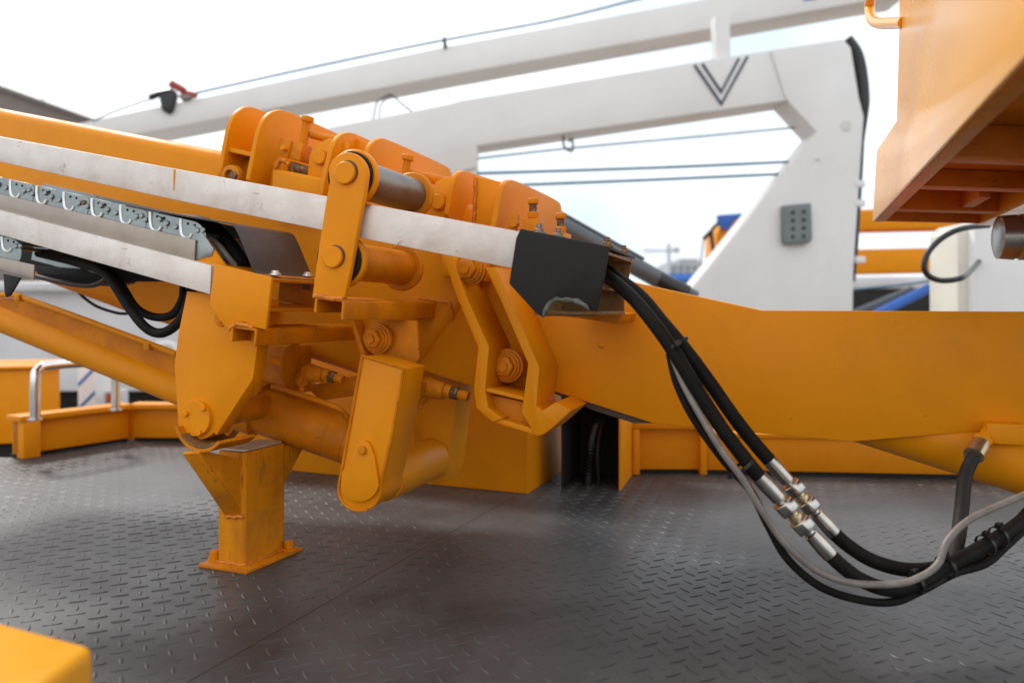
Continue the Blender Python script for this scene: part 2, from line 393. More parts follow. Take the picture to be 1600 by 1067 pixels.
# webs between pairs of collars
MB().prism([B(346, 228, LC + .01), B(398, 239, LC + .01), B(398, 246, LC + .01), B(346, 235, LC + .01)], L * .12).build('collar_shelf', YEL, boom, .001)
plate('collar_web', [(742, 275), (790, 286), (780, 360), (738, 350)], -.02, .012, YEL, boom)
plate('collar_web', [(548, 213), (576, 224), (566, 300), (536, 300)], .03, .012, YEL, boom)
weld(boom, [B(743, 277, -.022), B(741, 348, -.022)], .004)
# bolt boss on the tube between the first two collars
MB().lathe(B(366, 276, -.06), -L, [(0, .026), (.014, .024), (.018, .018), (.018, .013), (.006, .012), (.006, 0)], 24).build('bolt_boss', YELD, boom)
MB().hexn(B(370, 276, -.065), -L, .012, .016).build('bolt', RUST, boom)
# adjusting block, pins and tensioner rods between the collars
blk = MB().hexa([B(455, 220, -.03), B(473, 224, -.03), B(468, 252, -.03), B(450, 247, -.03)], [B(478, 229, .03), B(492, 232, .03), B(486, 258, .03), B(466, 252, .03)]).build('adjuster_block', YELD, boom, .002)
plate('adjuster_plate', [(437, 214), (455, 219), (449, 247), (431, 241)], -.035, .012, YELD, boom, .002)
lcyl(447, 233, -.034, 0, -.016, .0062, ch=.001).build('adjuster_pin', YEL, boom)
weld(boom, [B(428, 262, -.045), B(440, 248, -.05), B(452, 258, -.045)], .006, .003)
MB().cyl(B(452, 262, -.03), B(480, 270, .0), .015).build('spacer_tube', RUST, boom)
def tensioner(x, y, sc=1.):
    d = T
    p = B(x, y, .0)
    MB().hexn(p + N * .0, N, .0125 * sc, .011 * sc).build('bolt_head', YELD, boom, .0006, 1)
    MB().cyl(p - N * .052 * sc, p, .0085 * sc, n=6).build('bolt_shank', YELD, boom)
    q = p - N * .022 * sc + T * .012
    e = q + (T * .7 + L * .6).normalized() * .085 * sc - N * .004
    MB().lathe(q, e - q, [(0, .006), (.003, .0072 * sc), (.03 * sc, .0072 * sc), (.031 * sc, .0095 * sc), (.08 * sc, .0105 * sc), (.083 * sc, .008 * sc)], 20).build('tensioner_rod', YELD, boom)
tensioner(480, 191, 1.2); tensioner(637, 251, 1.15)
def eye(pix, l, cx, cy, r):                                      # lug with pin between the collars
    o = plate('pin_lug', pix, l, .02, YEL, boom, .002)
    MB().cyl(B(cx, cy, l), B(cx, cy, l) - L * .010, r, ch=.0015).build('pin', YEL, o)
    MB().cyl(B(cx, cy, l), B(cx, cy, l) - L * .003, r * 1.15).build('washer', YELD, o)
eye([(480, 275), (483, 245), (488, 231), (497, 223), (512, 217), (540, 222), (540, 290)], -.02, 502, 247, .0155)
eye([(668, 352), (672, 300), (680, 285), (694, 277), (710, 276), (714, 300), (712, 356)], -.03, 686, 316, .0165)
# jack bolts on the last collar
for x, y, l in ((833, 310, -.06), (876, 333, -.04)):
    p = B(x, y, l)
    o = MB().hexn(p - Z * .012, Z, .0125, .0115).build('jack_bolt', YELD, boom, .0006, 1)
    MB().cyl(p - Z * .05, p - Z * .012, .0078).build('bolt_shank', RUST, o)
    MB().hexn(p - Z * .040, Z, .0125, .012).build('nut', YELD, o)
    MB().box(p - Z * .060, TX * .017, L * .02, Z * .018).build('bolt_block', YELD, o, .0015)
plate('jack_plate', [(797, 332), (810, 335), (805, 362), (792, 360)], -.075, .012, YELD, boom, .001)
lcyl(806, 350, -.07, 0, -.018, .008, n=16).build('stud', YELD, boom)

# ---- front rack that carries the cable chain: link plate, rollers, channels, brackets
LF = -.385
link = plate('roller_link', [(487, 466), (496, 400), (508, 320), (515, 284)] + arc(543, 274, 31, 36, 165, 5, 12) + [(570, 300), (560, 350), (548, 420), (538, 466)], LF, .012, YEL, boom, .0025, 3)
for x, y, r in ((541, 271, .0195), (522, 402, .0185)):
    lcyl(x, y, LF, .002, -.008, r, ch=.0015, n=36).build('pin_head', YEL, link)
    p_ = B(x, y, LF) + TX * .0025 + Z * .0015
    MB().cyl(p_ + L * .001, p_ - L * .0008, r * 1.06, n=36).build('pin_shade_ring', PINSHADE, link)  # dark disc set off-centre, drawing the shade crescent beside the pin
def roller(x, y, l0, l1, mat_body, name):
    a, b = B(x, y, l0), B(x, y, l0) + L * (l1 - l0)
    o = MB().cyl(a, b, .0345, n=40).build(name, mat_body, boom)
    MB().cyl(a + L * .001, a + L * .016, .0485, ch=.003, n=40).build('flange', YEL, o)
    MB().cyl(a - L * .006, a + L * .0015, .043, n=40).build('bearing_cap', BLACKP, o)
    MB().cyl(b - L * .012, b + L * .001, .0475, ch=.003, n=40).build('flange', YELD, o)
    MB().cyl(b, b + L * .006, .030, n=24).build('bearing_cap', BLACKP, o)
    return o
roller(549, 276, LF + .022, -.115, STEEL, 'guide_roller')
roller(531, 407, LF + .022, -.115, YELD, 'guide_roller')
def channel(pix, l0, l1, wt):                                    # U channel, open below
    (x0, y0), (x1, y1), hb, ha = pix
    p0, p1 = B(x0, y0, l0), B(x1, y1, l0); d0, d1 = B(x0 - 2, y0 + ha, l0), B(x1 - 2, y1 + hb, l0)
    ax = (p1 - p0).normalized(); r = .006
    out = [d0, p0 - Z * r, p0 + ax * r * .3 - Z * r * .3, p0 + ax * r, p1 - ax * r, p1 - ax * r * .3 - Z * r * .3, p1 - Z * r, d1]
    inn = [d1 - ax * wt, p1 - ax * wt - Z * wt, p0 + ax * wt - Z * wt, d0 + ax * wt]
    return MB().prism(out + inn, L * (l1 - l0)).build('support_channel', YELD, boom, .0008, 1)
channel(((492, 462), (538, 468), 32, 26), LF - .002, .0, .005)
channel(((361, 508), (401, 513), 28, 25), LF - .004, -.03, .005)
weld(boom, [B(492, 462, LF + .0), B(536, 468, LF + .0)], .0045)
weld(boom, [B(358, 514, LF + .0), B(372, 506, LF - .002), B(396, 512, LF)], .0045)
weld(boom, [B(655, 466, -.012), B(703, 474, -.006), B(706, 500, -.006)], .0028, .002)
weld(boom, [B(540, 505, -.035), B(549, 520, -.03)], .003, .002)
# box bracket behind the cut-corner plate
bk = plate('bracket_plate', [(335, 411), (424, 434), (415, 515), (396, 511), (384, 503), (368, 503), (356, 517), (327, 476)], LF, .008, YEL, boom, .001)
b0, b1, b2, b3 = B(339, 413, LF + .008), B(423, 435, LF + .008), B(417, 487, LF + .008), B(332, 470, LF + .008)
for nm, pa, pb, th in (('box_top', b0, b1, -.006), ('box_floor', b3, b2, .006)):
    v = Z * th; MB().hexa([pa, pb, pb + v, pa + v], [q + L * .20 for q in (pa, pb, pb + v, pa + v)]).build(nm, YELD, bk, .0006, 1)
MB().prism([q + L * .20 for q in (b0, b1, b2, b3)], L * .006).build('box_back', YELD, bk, .0006, 1)
MB().cyl(B(478, 452, -.2), B(478, 440, -.2), .008).build('stud', RUST, bk)
# guide sheet over the chain end
gs = catmull([B(196, 320, -.355), B(280, 335, -.36), B(340, 345, -.36), B(360, 349, -.36), B(369, 357, -.36), B(381, 384, -.36), B(393, 414, -.36), B(399, 426, -.36), B(409, 431, -.36), B(428, 433, -.36)], 5)
gm = MB(); ng = len(gs)
rows_ = [[p, p + L * .19, p + L * .19 - (N * .6 + Z * .4) * .003, p - (N * .6 + Z * .4) * .003] for p in gs]
gm.rings(rows_); gm.build('guide_sheet', SHEET, boom, smooth=50)
for x, y, l in ((430, 428, -.33), (480, 430, -.20)):
    bolt(boom, B(x, y, l), Z, .0075, .006, ZINCB)
# aluminium rails
up = MB().prism(bpoly([(-60, 203), (812, 362), (804, 420), (560, 371), (300, 318), (0, 253), (-60, 240)], -.362), L * .022).build('upper_rail', ALU, boom, .0012)
lo_ = MB().prism(bpoly([(-60, 313), (330, 415), (328, 460), (-60, 350)], -.362), L * .022).build('lower_rail', ALU, boom, .0012)
MB().prism(bpoly([(0, 213), (510, 308), (510, 311), (0, 216)], -.356), L * .05).build('rail_lip', ALU, up)
MB().prism(bpoly([(271, 264.5), (274, 265), (272, 298), (270.5, 298)], -.3627), L * .0006).build('paint_run', YEL, up)
for x in (572,):
    MB().box(B(x, 318, -.352), T * .016, L * .02, N * .0025).build('rail_clip', YELD, boom, .0008, 1)
tr = plate('chain_trough', [(-60, 289), (305, 375), (303, 408), (299, 408), (0, 325), (-60, 310)], -.352, .004, TROUGH, boom, .001)
MB().prism(bpoly([(-60, 310), (0, 325), (300, 407), (300, 411), (0, 330), (-60, 315)], -.352), L * .2).build('trough_floor', TROUGH, tr)
plate('chain_trough', [(-60, 388), (53, 414), (52, 438), (-60, 402)], -.352, .004, TROUGH, boom, .001)
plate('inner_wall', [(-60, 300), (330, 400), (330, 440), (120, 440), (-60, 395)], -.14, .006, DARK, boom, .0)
# end plate of the lower bracket, and dark strap
plate('chain_anchor', [(303, 352), (318, 366), (334, 389), (330, 400), (303, 406)], -.3475, .003, ZINC, boom, .0006)
plate('chain_anchor', [(312, 362), (318, 366), (352, 414), (352, 420), (300, 412), (306, 398)], -.345, .006, YEL, boom, .001)
plate('hanger_strap', [(5, 428), (32, 434), (15, 462), (9, 464), (7, 458)], -.37, .004, BLACKP, boom, .0005)
# black end box on the rail
bb = plate('end_box', [(813, 357), (952, 385), (945, 430), (933, 486), (918, 484), (912, 474), (893, 468), (862, 472), (852, 484), (847, 496), (835, 487), (795, 443), (806, 372)], LF - .01, .006, BLACKP, boom, .002)
MB().hexa([B(813, 357, LF - .004), B(952, 385, LF - .004), B(952, 390, LF - .004), B(812, 362, LF - .004)],
          [q + L * .23 for q in (B(813, 357, LF - .004), B(952, 385, LF - .004), B(952, 390, LF - .004), B(812, 362, LF - .004))]).build('box_lid', BLACKP, bb, .001)
plate('torn_lip', [(846, 497), (848, 484), (855, 472), (863, 467), (869, 463), (877, 466), (886, 464), (893, 466), (903, 466), (911, 472), (918, 476), (922, 486), (914, 482), (908, 477), (900, 475), (893, 471), (884, 473), (876, 470), (868, 473), (862, 474), (857, 482), (854, 488), (850, 496)], LF - .014, .004, CUTST, bb, .0012)
c0, c1, c2, c3 = B(950, 391, LF), B(938, 452, LF), B(880, 440, LF), B(890, 380, LF)
def quadbox(name, pa, pb, dv, tv_, mat, parent):                  # slab from edge pa-pb, swept along dv, thickness tv_
    return MB().hexa([pa, pb, pb + tv_, pa + tv_], [q + dv for q in (pa, pb, pb + tv_, pa + tv_)]).build(name, mat, parent, .0008, 1)
quadbox('tube_wall', c0, c1, -TX * .09, L * .005, RYEL, bb)
quadbox('tube_wall', c0 + L * .215, c1 + L * .215, -TX * .09, L * .005, RYEL, bb)
quadbox('tube_roof', c0 - Z * .002, c0 + L * .22 - Z * .002, -TX * .09, -Z * .005, RYEL, bb)
quadbox('tube_floor', c1, c1 + L * .22, -TX * .09, Z * .005, RYEL, bb)
d0 = B(936, 486, LF)
quadbox('mount_plate', d0 + L * .02, d0 + L * .22, -TX * .11, -Z * .006, RYEL, bb)
quadbox('mount_plate', d0 + L * .21, d0 + L * .21 + Z * .05, -TX * .10, L * .006, RYEL, bb)
plate('mount_plate', [(930, 484), (972, 490), (966, 506), (880, 494)], -.16, .16, YELD, boom, .002)
plate('box_inner_wall', [(830, 430), (938, 452), (930, 494), (850, 494)], LF + .05, .006, RYEL, bb)
for x, y, l, mt in ((843, 356, -.33, STEEL), (873, 363, -.33, STEEL), (948, 377, -.33, RUST), (974, 389, -.19, RUST)):
    p = B(x, y, l); o = bolt(bb, p - Z * .008, Z, .0078, .007, mt)
    MB().cyl(p, p + Z * .006, .005, n=12).build('bolt_tip', mt, o)
plate('hidden_bracket', [(690, 380), (760, 395), (760, 440), (690, 430)], -.03, .03, YEL, boom)

# ---- clamp with dog-legged straps under the beam
cl = plate('clamp_strap', [(690, 395), (706, 395), (727, 460), (764, 541), (758, 610), (763, 638), (786, 654), (770, 660), (744, 638), (740, 608), (747, 542), (712, 460)], -.12, .13, YEL, boom, .002, 2)
cr = plate('clamp_strap', [(758, 418), (775, 418), (794, 460), (843, 574), (838, 634), (847, 642), (868, 628), (893, 641), (868, 664), (852, 677), (843, 681), (836, 680), (815, 645), (825, 568), (778, 460)], -.12, .13, YEL, boom, .002, 2)
plate('clamp_shelf', [(748, 603), (818, 620), (818, 626), (748, 609)], -.115, .12, YEL, boom, .001)
plate('clamp_pan', [(748, 612), (818, 628), (817, 646), (836, 676), (772, 658), (746, 638)], -.085, .09, YELD, boom, .0015)
plate('clamp_base', [(772, 651), (836, 671), (838, 680), (772, 660)], -.115, .12, YEL, boom, .0015)
def bigbolt(x, y, l, r, parent=boom):
    p = B(x, y, l)
    o = MB().lathe(p + L * .004, -L, [(0, r * 1.7), (.008, r * 1.7), (.009, r * 1.45), (.015, r * 1.45), (.016, r * 1.25), (.021, r * 1.25)], 32).build('washer_stack', YELD, parent, smooth=40)
    MB().hexn(p - L * .016, -L, r * 1.05, .014).build('bolt_head', YELD, o, .0006, 1)
    MB().cyl(p - L * .028, p - L * .036, r * .5, n=14).build('bolt_tip', YELD, o)
bigbolt(793, 571, -.04, .0205); bigbolt(735, 421, -.09, .020); bigbolt(590, 529, -.15, .0185)
weld(boom, [B(768, 598, -.01), B(790, 606, -.01), B(815, 612, -.01)], .003)

# ---- hanging link with pin roller
hang = plate('hanger_arm', [(566, 556), (631, 576), (612, 680), (596, 752)] + [(x, y) for x, y in arc(562, 764, 33, 34, 10, -190, 12)] + [(534, 735)], -.25, .095, YEL, boom, .002, 2)
rim = [(566, 556), (631, 576), (612, 680), (596, 752)] + arc(562, 764, 33, 34, 10, -190, 12) + [(534, 735)]
P = bpoly(rim, -.251); P.append(P[0])
MB().tube(P, .0030, 6, 0).build('weld_bead', YELD, hang)
cap = plate('pin_retainer', arc(561, 752, 31, 32, 200, 350, 10) + [(585, 715), (579, 698)] + arc(567, 699, 11, 11, 20, 160, 6) + [(548, 716), (534, 738)], -.258, .008, YEL, hang, .0012)
bolt(cap, B(567, 703, -.2585), -L, .0088, .007, YELD, washer=False)
plate('hanger_back', [(548, 498), (650, 501), (655, 560), (640, 580), (566, 556)], -.135, .012, YELD, boom, .0015)
plate('hanger_cheek', [(546, 498), (552, 498), (571, 556), (564, 558)], -.17, .035, YELD, boom, .001)
pr0 = B(562, 763, -.25) + L * .09
pr = MB().cyl(pr0, pr0 + L * .24, .045, ch=.003, n=40).build('pin_roller', YEL, boom)
plate('hanger_far_arm', [(640, 550), (722, 560), (713, 627), (705, 690), (699, 735), (693, 752), (676, 758), (655, 740), (640, 640)], .09, .10, YEL, boom, .003)
# hydraulic fittings beside the arms
def fitting(x, y, l, sc):
    p = B(x, y, l)
    o = MB().cyl(p - N * .004, p + T * .026 * sc - N * .002, .0165 * sc, .013 * sc).build('hydraulic_fitting', YELD, boom)
    MB().cyl(p + L * .01 - T * .005, p - L * .012 - T * .004 - N * .006, .015 * sc, ch=.002).build('elbow', YELD, o)
    MB().hexn(p + T * .026 * sc, T, .0125 * sc, .012 * sc).build('nut', YELD, o, .0005, 1)
    MB().hexn(p + T * .039 * sc, T, .0115 * sc, .012 * sc).build('nut', RUST, o, .0005, 1)
    MB().cyl(p + T * .05 * sc, p + T * .068 * sc, .008 * sc).build('stub', YELD, o)
    q = p - T * .020 - N * .020 * sc
    MB().cyl(q + L * .012, q - L * .004, .014 * sc, ch=.002).build('flange', YELD, o)
    MB().hexn(q - L * .004, -L, .0075 * sc, .006).build('bolt', YELD, o)
    q = q - N * .02 + T * .004
    MB().hexn(q + L * .004, -L, .0065 * sc, .006).build('bolt', YELD, o)
fitting(672, 604, -.06, 1.3); fitting(487, 580, -.12, 1.15)
plate('lower_link', [(478, 604), (556, 586), (554, 618), (500, 626)], -.05, .05, YELD, boom, .002)
plate('beam_lug', [(393, 541), (450, 541), (444, 600), (470, 612), (456, 616), (395, 590)], -.09, .10, YELD, boom, .002)
collar((447, 580), -.15, [(450, 536), (441, 574), (442, 592), (449, 604), (462, 612), (475, 608), (476, 536)], .008, YELD, 'lug_plate')
MB().hexa([B(392, 557, -.15), B(441, 574, -.15), B(441, 577, -.15), B(392, 560, -.15)], [q + L * .08 for q in (B(392, 557, -.15), B(441, 574, -.15), B(441, 577, -.15), B(392, 560, -.15))]).build('lug_shelf', YELD, boom, .0006, 1)
MB().tube([B(425, 603, -.13), B(470, 617, -.13), B(520, 634, -.13), B(538, 646, -.12), B(548, 668, -.1)], .0062, 12).build('hydraulic_pipe', YELD, boom)

# ================================================================== CABLE CHAINS
def chain(px0, py0, px1, py1, l, n, endpx, hgt, label, group):
    o = B(px1, py1, l); d = (o - B(px0, py0, l)).normalized(); nn_ = L.cross(d); nn_ = nn_ if nn_.z > 0 else -nn_
    pitch = .0745
    root = thing('cable_chain', label, 'cable chain', o - Z * .03, group)
    for i in range(n):
        c = o - d * (pitch * i)
        hw = pitch * .62; h = hgt
        pts = [c - d * hw - nn_ * h, c + d * (hw - .004) - nn_ * h, c + d * hw + nn_ * (-h + .008), c + d * hw + nn_ * (h - .006), c + d * (hw - .006) + nn_ * h, c - d * hw + nn_ * h]
        if i == 0:
            pts = [c - d * hw - nn_ * h] + [c + d * (.008 + math.cos(R(a)) * h) + nn_ * math.sin(R(a)) * h for a in range(-90, 91, 15)] + [c - d * hw + nn_ * h]
        off = L * (.0012 if i % 2 else 0)
        lk_ = MB().prism([p + off for p in pts], L * .0022).build('link_plate', ZINC, root, .0005, 1)
        lk2 = MB().prism([p + off + L * .16 for p in pts], L * .0022).build('link_plate', ZINC, root)
        if i or True:
            j0 = c - d * .012
            MB().tube([j0 - d * .010 + nn_ * h * .97, j0 - d * .007 + nn_ * h * .55, j0 - d * .001 + nn_ * h * .18, j0 + d * .009 + nn_ * h * .04, j0 + d * .018 + nn_ * h * .14, j0 + d * .022 + nn_ * h * .36], .0031, 8, 6).build('hook', ZINCB, lk_)
        for a, b_ in ((.022, .58), (-.030, .50), (.004, .70) if i % 2 else (.034, .66)):
            q = c + d * a + nn_ * h * b_
            MB().cyl(q + L * .002, q - L * .004, .0052, ch=.001, n=14).build('rivet', RUST if (i % 3 == 1 and a > .03) else ZINC, lk_)
        for a in (-.004, .012):
            q = c + d * (a + .0) + nn_ * h * .80
            MB().cyl(q + L * .001, q - L * .0006, .0026, n=10).build('hole', DARK, lk_)
        MB().cyl(c + nn_ * h * .4 + d * .02, c + nn_ * h * .4 + d * .02 + L * .16, .004, n=10).build('cross_bar', ZINC, root)
    return root
chain(0, 305, 292, 374, -.346, 8, 0, .037, 'galvanised cable chain lying between the two aluminium rails', 'cable chains on the boom')
chain(-60, 375, 12, 394, -.346, 2, 0, .030, 'end of a galvanised cable chain below the lower aluminium rail at the left edge', 'cable chains on the boom')
# rounded tail sheet of the chains
# hoses inside the end of the chain and the loops that leave it
def hose(name, label, pts, r, mat, group=None, cat='hose', sm=10, n=16):
    m_ = MB().tube(pts, r, n, sm); lo_i = min(pts, key=lambda p: p.z)
    return tag(m_.build(name, mat, None, smooth=60), label, cat, group)
hose('cable_bundle', 'black cable bundle curving under the bent brown guide sheet', [B(250, 345, -.27), B(318, 352, -.27), B(350, 375, -.27), B(372, 405, -.27), B(390, 428, -.25)], .017, RUBBER, cat='cable')
hose('grey_cable', 'slim grey cable curving out of the upper cable chain end', [B(300, 360, -.31), B(335, 378, -.31), B(355, 400, -.31), B(368, 416, -.30)], .006, GREYC, cat='cable')
hose('hydraulic_hose', 'outer black hose loop hanging below the lower rail', [B(60, 395, -.28), B(120, 410, -.28), B(165, 428, -.29), B(200, 478, -.30), B(228, 512, -.30), B(254, 520, -.30), B(280, 502, -.30), B(296, 468, -.29), B(300, 440, -.27), B(296, 415, -.25)], .0098, RUBBER, 'hose loops below the rail')
hose('hydraulic_hose', 'inner black hose loop hanging below the lower rail', [B(80, 385, -.25), B(150, 408, -.25), B(185, 440, -.26), B(212, 480, -.26), B(240, 495, -.26), B(268, 492, -.26), B(284, 470, -.25), B(287, 445, -.24), B(282, 415, -.22)], .0085, RUBBER, 'hose loops below the rail')
hose('cable', 'thin black cable sagging behind the lift cylinder', [B(110, 440, .1), B(128, 462, .1), B(150, 478, .1), B(175, 487, .1), B(195, 490, .1), B(230, 486, .12)], .004, RUBBER, cat='cable')
gd = thing('chain_guide_shoe', 'dark curved guide shoe under the lower rail at left', 'guide shoe', B(110, 437, -.2))
MB().tube([B(50, 430, -.22), B(90, 440, -.22), B(135, 447, -.22), B(158, 441, -.22), B(166, 432, -.22), B(160, 424, -.22)], .0055, 10).build('rim', SHEET, gd)
MB().prism(bpoly([(52, 415), (128, 420), (160, 430), (160, 440), (135, 446), (60, 432)], -.2), L * .1).build('body', BLACKP, gd, .003)

# ================================================================== LIFT CYLINDER AND HINGE LUG
cyl_ = thing('lift_cylinder', 'slanting yellow hydraulic lift cylinder at lower left with a hard pipe on top', 'cylinder', B(200, 590, -.1))
ca, cb = B(-70, 467, -.10), B(330, 628, -.10)
MB().cyl(ca, cb, .0355, n=48).build('barrel', YEL, cyl_)
MB().tube([B(-40, 462, -.15), B(22, 461, -.15), B(38, 466, -.15), B(90, 484, -.15), B(180, 517, -.15), B(276, 553, -.15)], .0068, 12).build('hard_pipe', YEL, cyl_)
MB().prism(bpoly([(-40, 466), (22, 466), (40, 472), (276, 556), (276, 604), (-40, 484)], -.115), L * .02).build('top_fin', YELD, cyl_)
for x, y in ((232, 542), (30, 466)):
    MB().box(B(x, y, -.155), TX * .008, L * .008, Z * .007).build('pipe_clip', YELD, cyl_, .001)
LL = -.335
lug = thing('hinge_lug', 'large yellow hinge plate with a round three-bolt pin cap above the support post', 'bracket', B(308, 690, -.2))
MB().prism(bpoly([(292, 455), (420, 470), (402, 540), (395, 592), (338, 680)] + arc(309, 656, 32, 31, -40, -190, 12) + [(272, 571), (278, 522)], LL), L * .035).build('plate', YEL, lug, .002, 2)
MB().prism(bpoly([(330, 480), (430, 480), (412, 560), (420, 600), (350, 690), (300, 690), (280, 600)], -.02), L * .035).build('plate', YELD, lug, .002, 2)
pc = lcyl(309, 653, LL, .0, -.009, .034, ch=.001, n=48).build('pin_cap', YEL, lug)
for x, y in ((291, 646), (319, 637), (312, 676)):
    lcyl(x, y, LL - .009, 0, -.006, .0058, ch=.001, n=16).build('bolt', YEL, pc)
lcyl(309, 653, LL, .02, .29, .026).build('pin', YELD, lug)
MB().lathe(B(346, 498, LL), -L, [(0, .015), (.003, .014), (.004, .008), (.007, .007)], 24).build('boss', YELD, lug)
lc = thing('levelling_cylinder', 'short thick yellow cylinder between the hinge plate and the hanging link', 'cylinder', B(470, 720, -.1))
a_, b_ = B(385, 632, -.11), B(600, 706, -.05)
dd = (b_ - a_).normalized(); ln = (b_ - a_).length
MB().lathe(a_, dd, [(0, .060), (.035, .060), (.036, .052), (.055, .052), (ln * .62, .0525), (ln * .623, .0515), (ln * .63, .0525), (ln * .75, .0525), (ln * .753, .0515), (ln * .76, .0525), (ln, .0525)], 44).build('barrel', YELD, lc)
weld(lc, [a_ + dd * .036 + (-L * math.cos(t) + N * math.sin(t)) * .053 for t in [R(k) for k in range(-100, 101, 12)]], .004)
MB().box(a_ - dd * .02, dd * .028, L * .045, dd.cross(L).normalized() * .04).build('eye_block', YELD, lc, .012, 3)

# ================================================================== SUPPORT POST
PA = R(23); pu = Vector((math.cos(PA), -math.sin(PA), 0)); pv = Vector((math.sin(PA), math.cos(PA), 0))
cf = G(381.5, 889)                                          # front corner of the tube on the deck
post = thing('support_post', 'short yellow boom rest post bolted to the deck with a curved cradle', 'post', cf - pu * .035 + pv * .06)
tw, td, th_ = .0705, .127, .225
def pp(a, b, z): return cf - pu * a + pv * b + Z * z
MB().box(pp(tw / 2 - .002, td / 2 - .002, .0035), pu * (tw / 2 + .026), pv * (td / 2 + .023), Z * .0035).build('base_plate', YELD, post, .0012)
def rrect(a0, a1, b0, b1, r, z):
    out = []
    for (cx, cy, st) in ((a1 - r, b0 + r, -90), (a1 - r, b1 - r, 0), (a0 + r, b1 - r, 90), (a0 + r, b0 + r, 180)):
        out += [pp(cx + r * math.cos(R(st + k * 22.5)), cy + r * math.sin(R(st + k * 22.5)), z) for k in range(5)]
    return out
MB().prism(rrect(0, tw, 0, td, .009, .006), Z * th_).build('tube', YELS, post, .0008, 1)
MB().prism(rrect(.004, tw - .004, .004, td - .004, .007, th_ + .0075), Z * .004).build('top_cap', WPATCH, post)
for a, b in ((tw + .013, .01), (-.012, td - .004), (tw + .012, td + .008)):
    o = MB().hexn(pp(a, b, .010), Z, .0115, .016).build('bolt', YELD, post, .0006, 1)
    MB().cyl(pp(a, b, .0065), pp(a, b, .0105), .0155).build('washer', YELD, o)
weld(post, [pp(tw, 0, .008), pp(0, 0, .008), pp(0, td, .008)], .0036, .0016)
# slanted gusset and curved cradle
gx = lambda px, py: None
yg = (cf - pu * .03).y
def PV(px, py, off):                                        # onto the post's left-front plane (normal pv)
    r = ray(px, py); return CAM + r * ((cf + pv * off - CAM).dot(pv) / r.dot(pv))
def PU(px, py, off):
    r = ray(px, py); return CAM + r * ((cf - pu * off - CAM).dot(pu) / r.dot(pu))
P0, P1 = PV(352, 806, 0), PV(376, 806, 0)
r_ = ray(285, 709); U0 = CAM + r_ * ((P0 - CAM).dot(pu) / r_.dot(pu)); U1 = U0 + (P1 - P0)
fn = (P1 - P0).cross(U0 - P0).normalized()
if fn.z < 0: fn = -fn
MB().hexa([P0, P1, U1, U0], [q + fn * .007 for q in (P0, P1, U1, U0)]).build('gusset_flange', YELS, post, .001)
tz = cf.z + th_ * .97
MB().prism([P1 + fn * .0072, U1 + fn * .0072, U1 + fn * .0072 + Z * .001, Vector((P1.x, P1.y, tz))], -pu * .008).build('gusset', YELS, post, .001)
offU = (U0 - cf).dot(pv)
MB().prism([pp(.012, td, .13), pp(.012, td, .22), pp(.012, td + .10, .235), pp(.012, td + .09, .225)], -pu * .045).build('gusset', YELS, post, .001)
ctr = PV(312, 650, offU + .005); rad = (PV(312, 701, offU + .005) - ctr).length
rows = []
outp, inp_ = [], []
for k in range(15):
    t = R(-158 + k * 112 / 14)
    dv = pu * math.cos(t) + Z * math.sin(t)
    outp.append(ctr + dv * (rad + .007)); inp_.append(ctr + dv * rad)
MB().prism(outp + inp_[::-1], pv * .10).build('cradle', YELD, post, .0006, 1)
MB().prism([ctr + (pu * math.cos(R(-140 + k * 12)) + Z * math.sin(R(-140 + k * 12))) * (rad - .001) for k in range(8)] +
           [ctr + (pu * math.cos(R(-56 - k * 12)) + Z * math.sin(R(-56 - k * 12))) * (rad - .005) for k in range(8)], pv * .095).build('cradle_pad', RYEL, post)
weld(post, [PV(352, 806, -.002), PV(380, 808, -.002)], .004)

# ================================================================== HYDRAULIC HOSES RIGHT
def along(pts, n=12): return catmull(pts, n)
def ferrule_set(parent, p, d, sc=1.):
    d = d.normalized(); u = 0.
    def lat(prof, nm, mat=CHROME, n=28): return MB().lathe(p, d, [(x * sc, r * sc) for x, r in prof], n).build(nm, mat, parent, 0, smooth=40)
    lat([(-.002, .011), (-.001, .0142), (.016, .0146), (.034, .0138), (.052, .0132), (.054, .0105), (.062, .0095)], 'ferrule')
    MB().hexn(p + d * .060 * sc, d, .0205 * sc, .024 * sc).build('hex_nut', CHROME, parent, .0008, 1)
    lat([(.083, .0105), (.092, .0105), (.092, .013), (.098, .013), (.098, .0105), (.104, .0105)], 'thread_neck', BRASS)
    MB().hexn(p + d * .103 * sc, d, .0200 * sc, .024 * sc).build('hex_nut', CHROME, parent, .0008, 1)
    lat([(.126, .0095), (.134, .0095), (.136, .0128), (.150, .0138), (.170, .0146), (.186, .0142), (.187, .011)], 'ferrule')
def cable_tie(p, d, r, parent, hd=None):
    d = d.normalized(); u, v = frame(d); m_ = MB()
    rows = [[p + (u * math.cos(2 * math.pi * k / 24)) * (r + a) + (v * math.sin(2 * math.pi * k / 24)) * (r + a) + d * b for a, b in ((0, -.0025), (.0016, -.0025), (.0016, .0025), (0, .0025))] for k in range(24)]
    vs_ = [q for r_ in rows for q in r_]; fs_ = []
    for k in range(24):
        for j in range(4): fs_.append((k * 4 + j, k * 4 + (j + 1) % 4, ((k + 1) % 24) * 4 + (j + 1) % 4, ((k + 1) % 24) * 4 + j))
    m_.add(vs_, fs_)
    hd = hd or Vector((-.3, -.6, .7)); hd = (hd - d * hd.dot(d)).normalized()
    m_.box(p + hd * (r + .004), hd * .004, d.cross(hd) * .0045, d * .004)
    m_.box(p + hd * (r + .008) + d.cross(hd) * .004, hd * .004, d.cross(hd) * .001, d * .0025)
    return m_.build('cable_tie', PLAST, parent)
HR = .0108
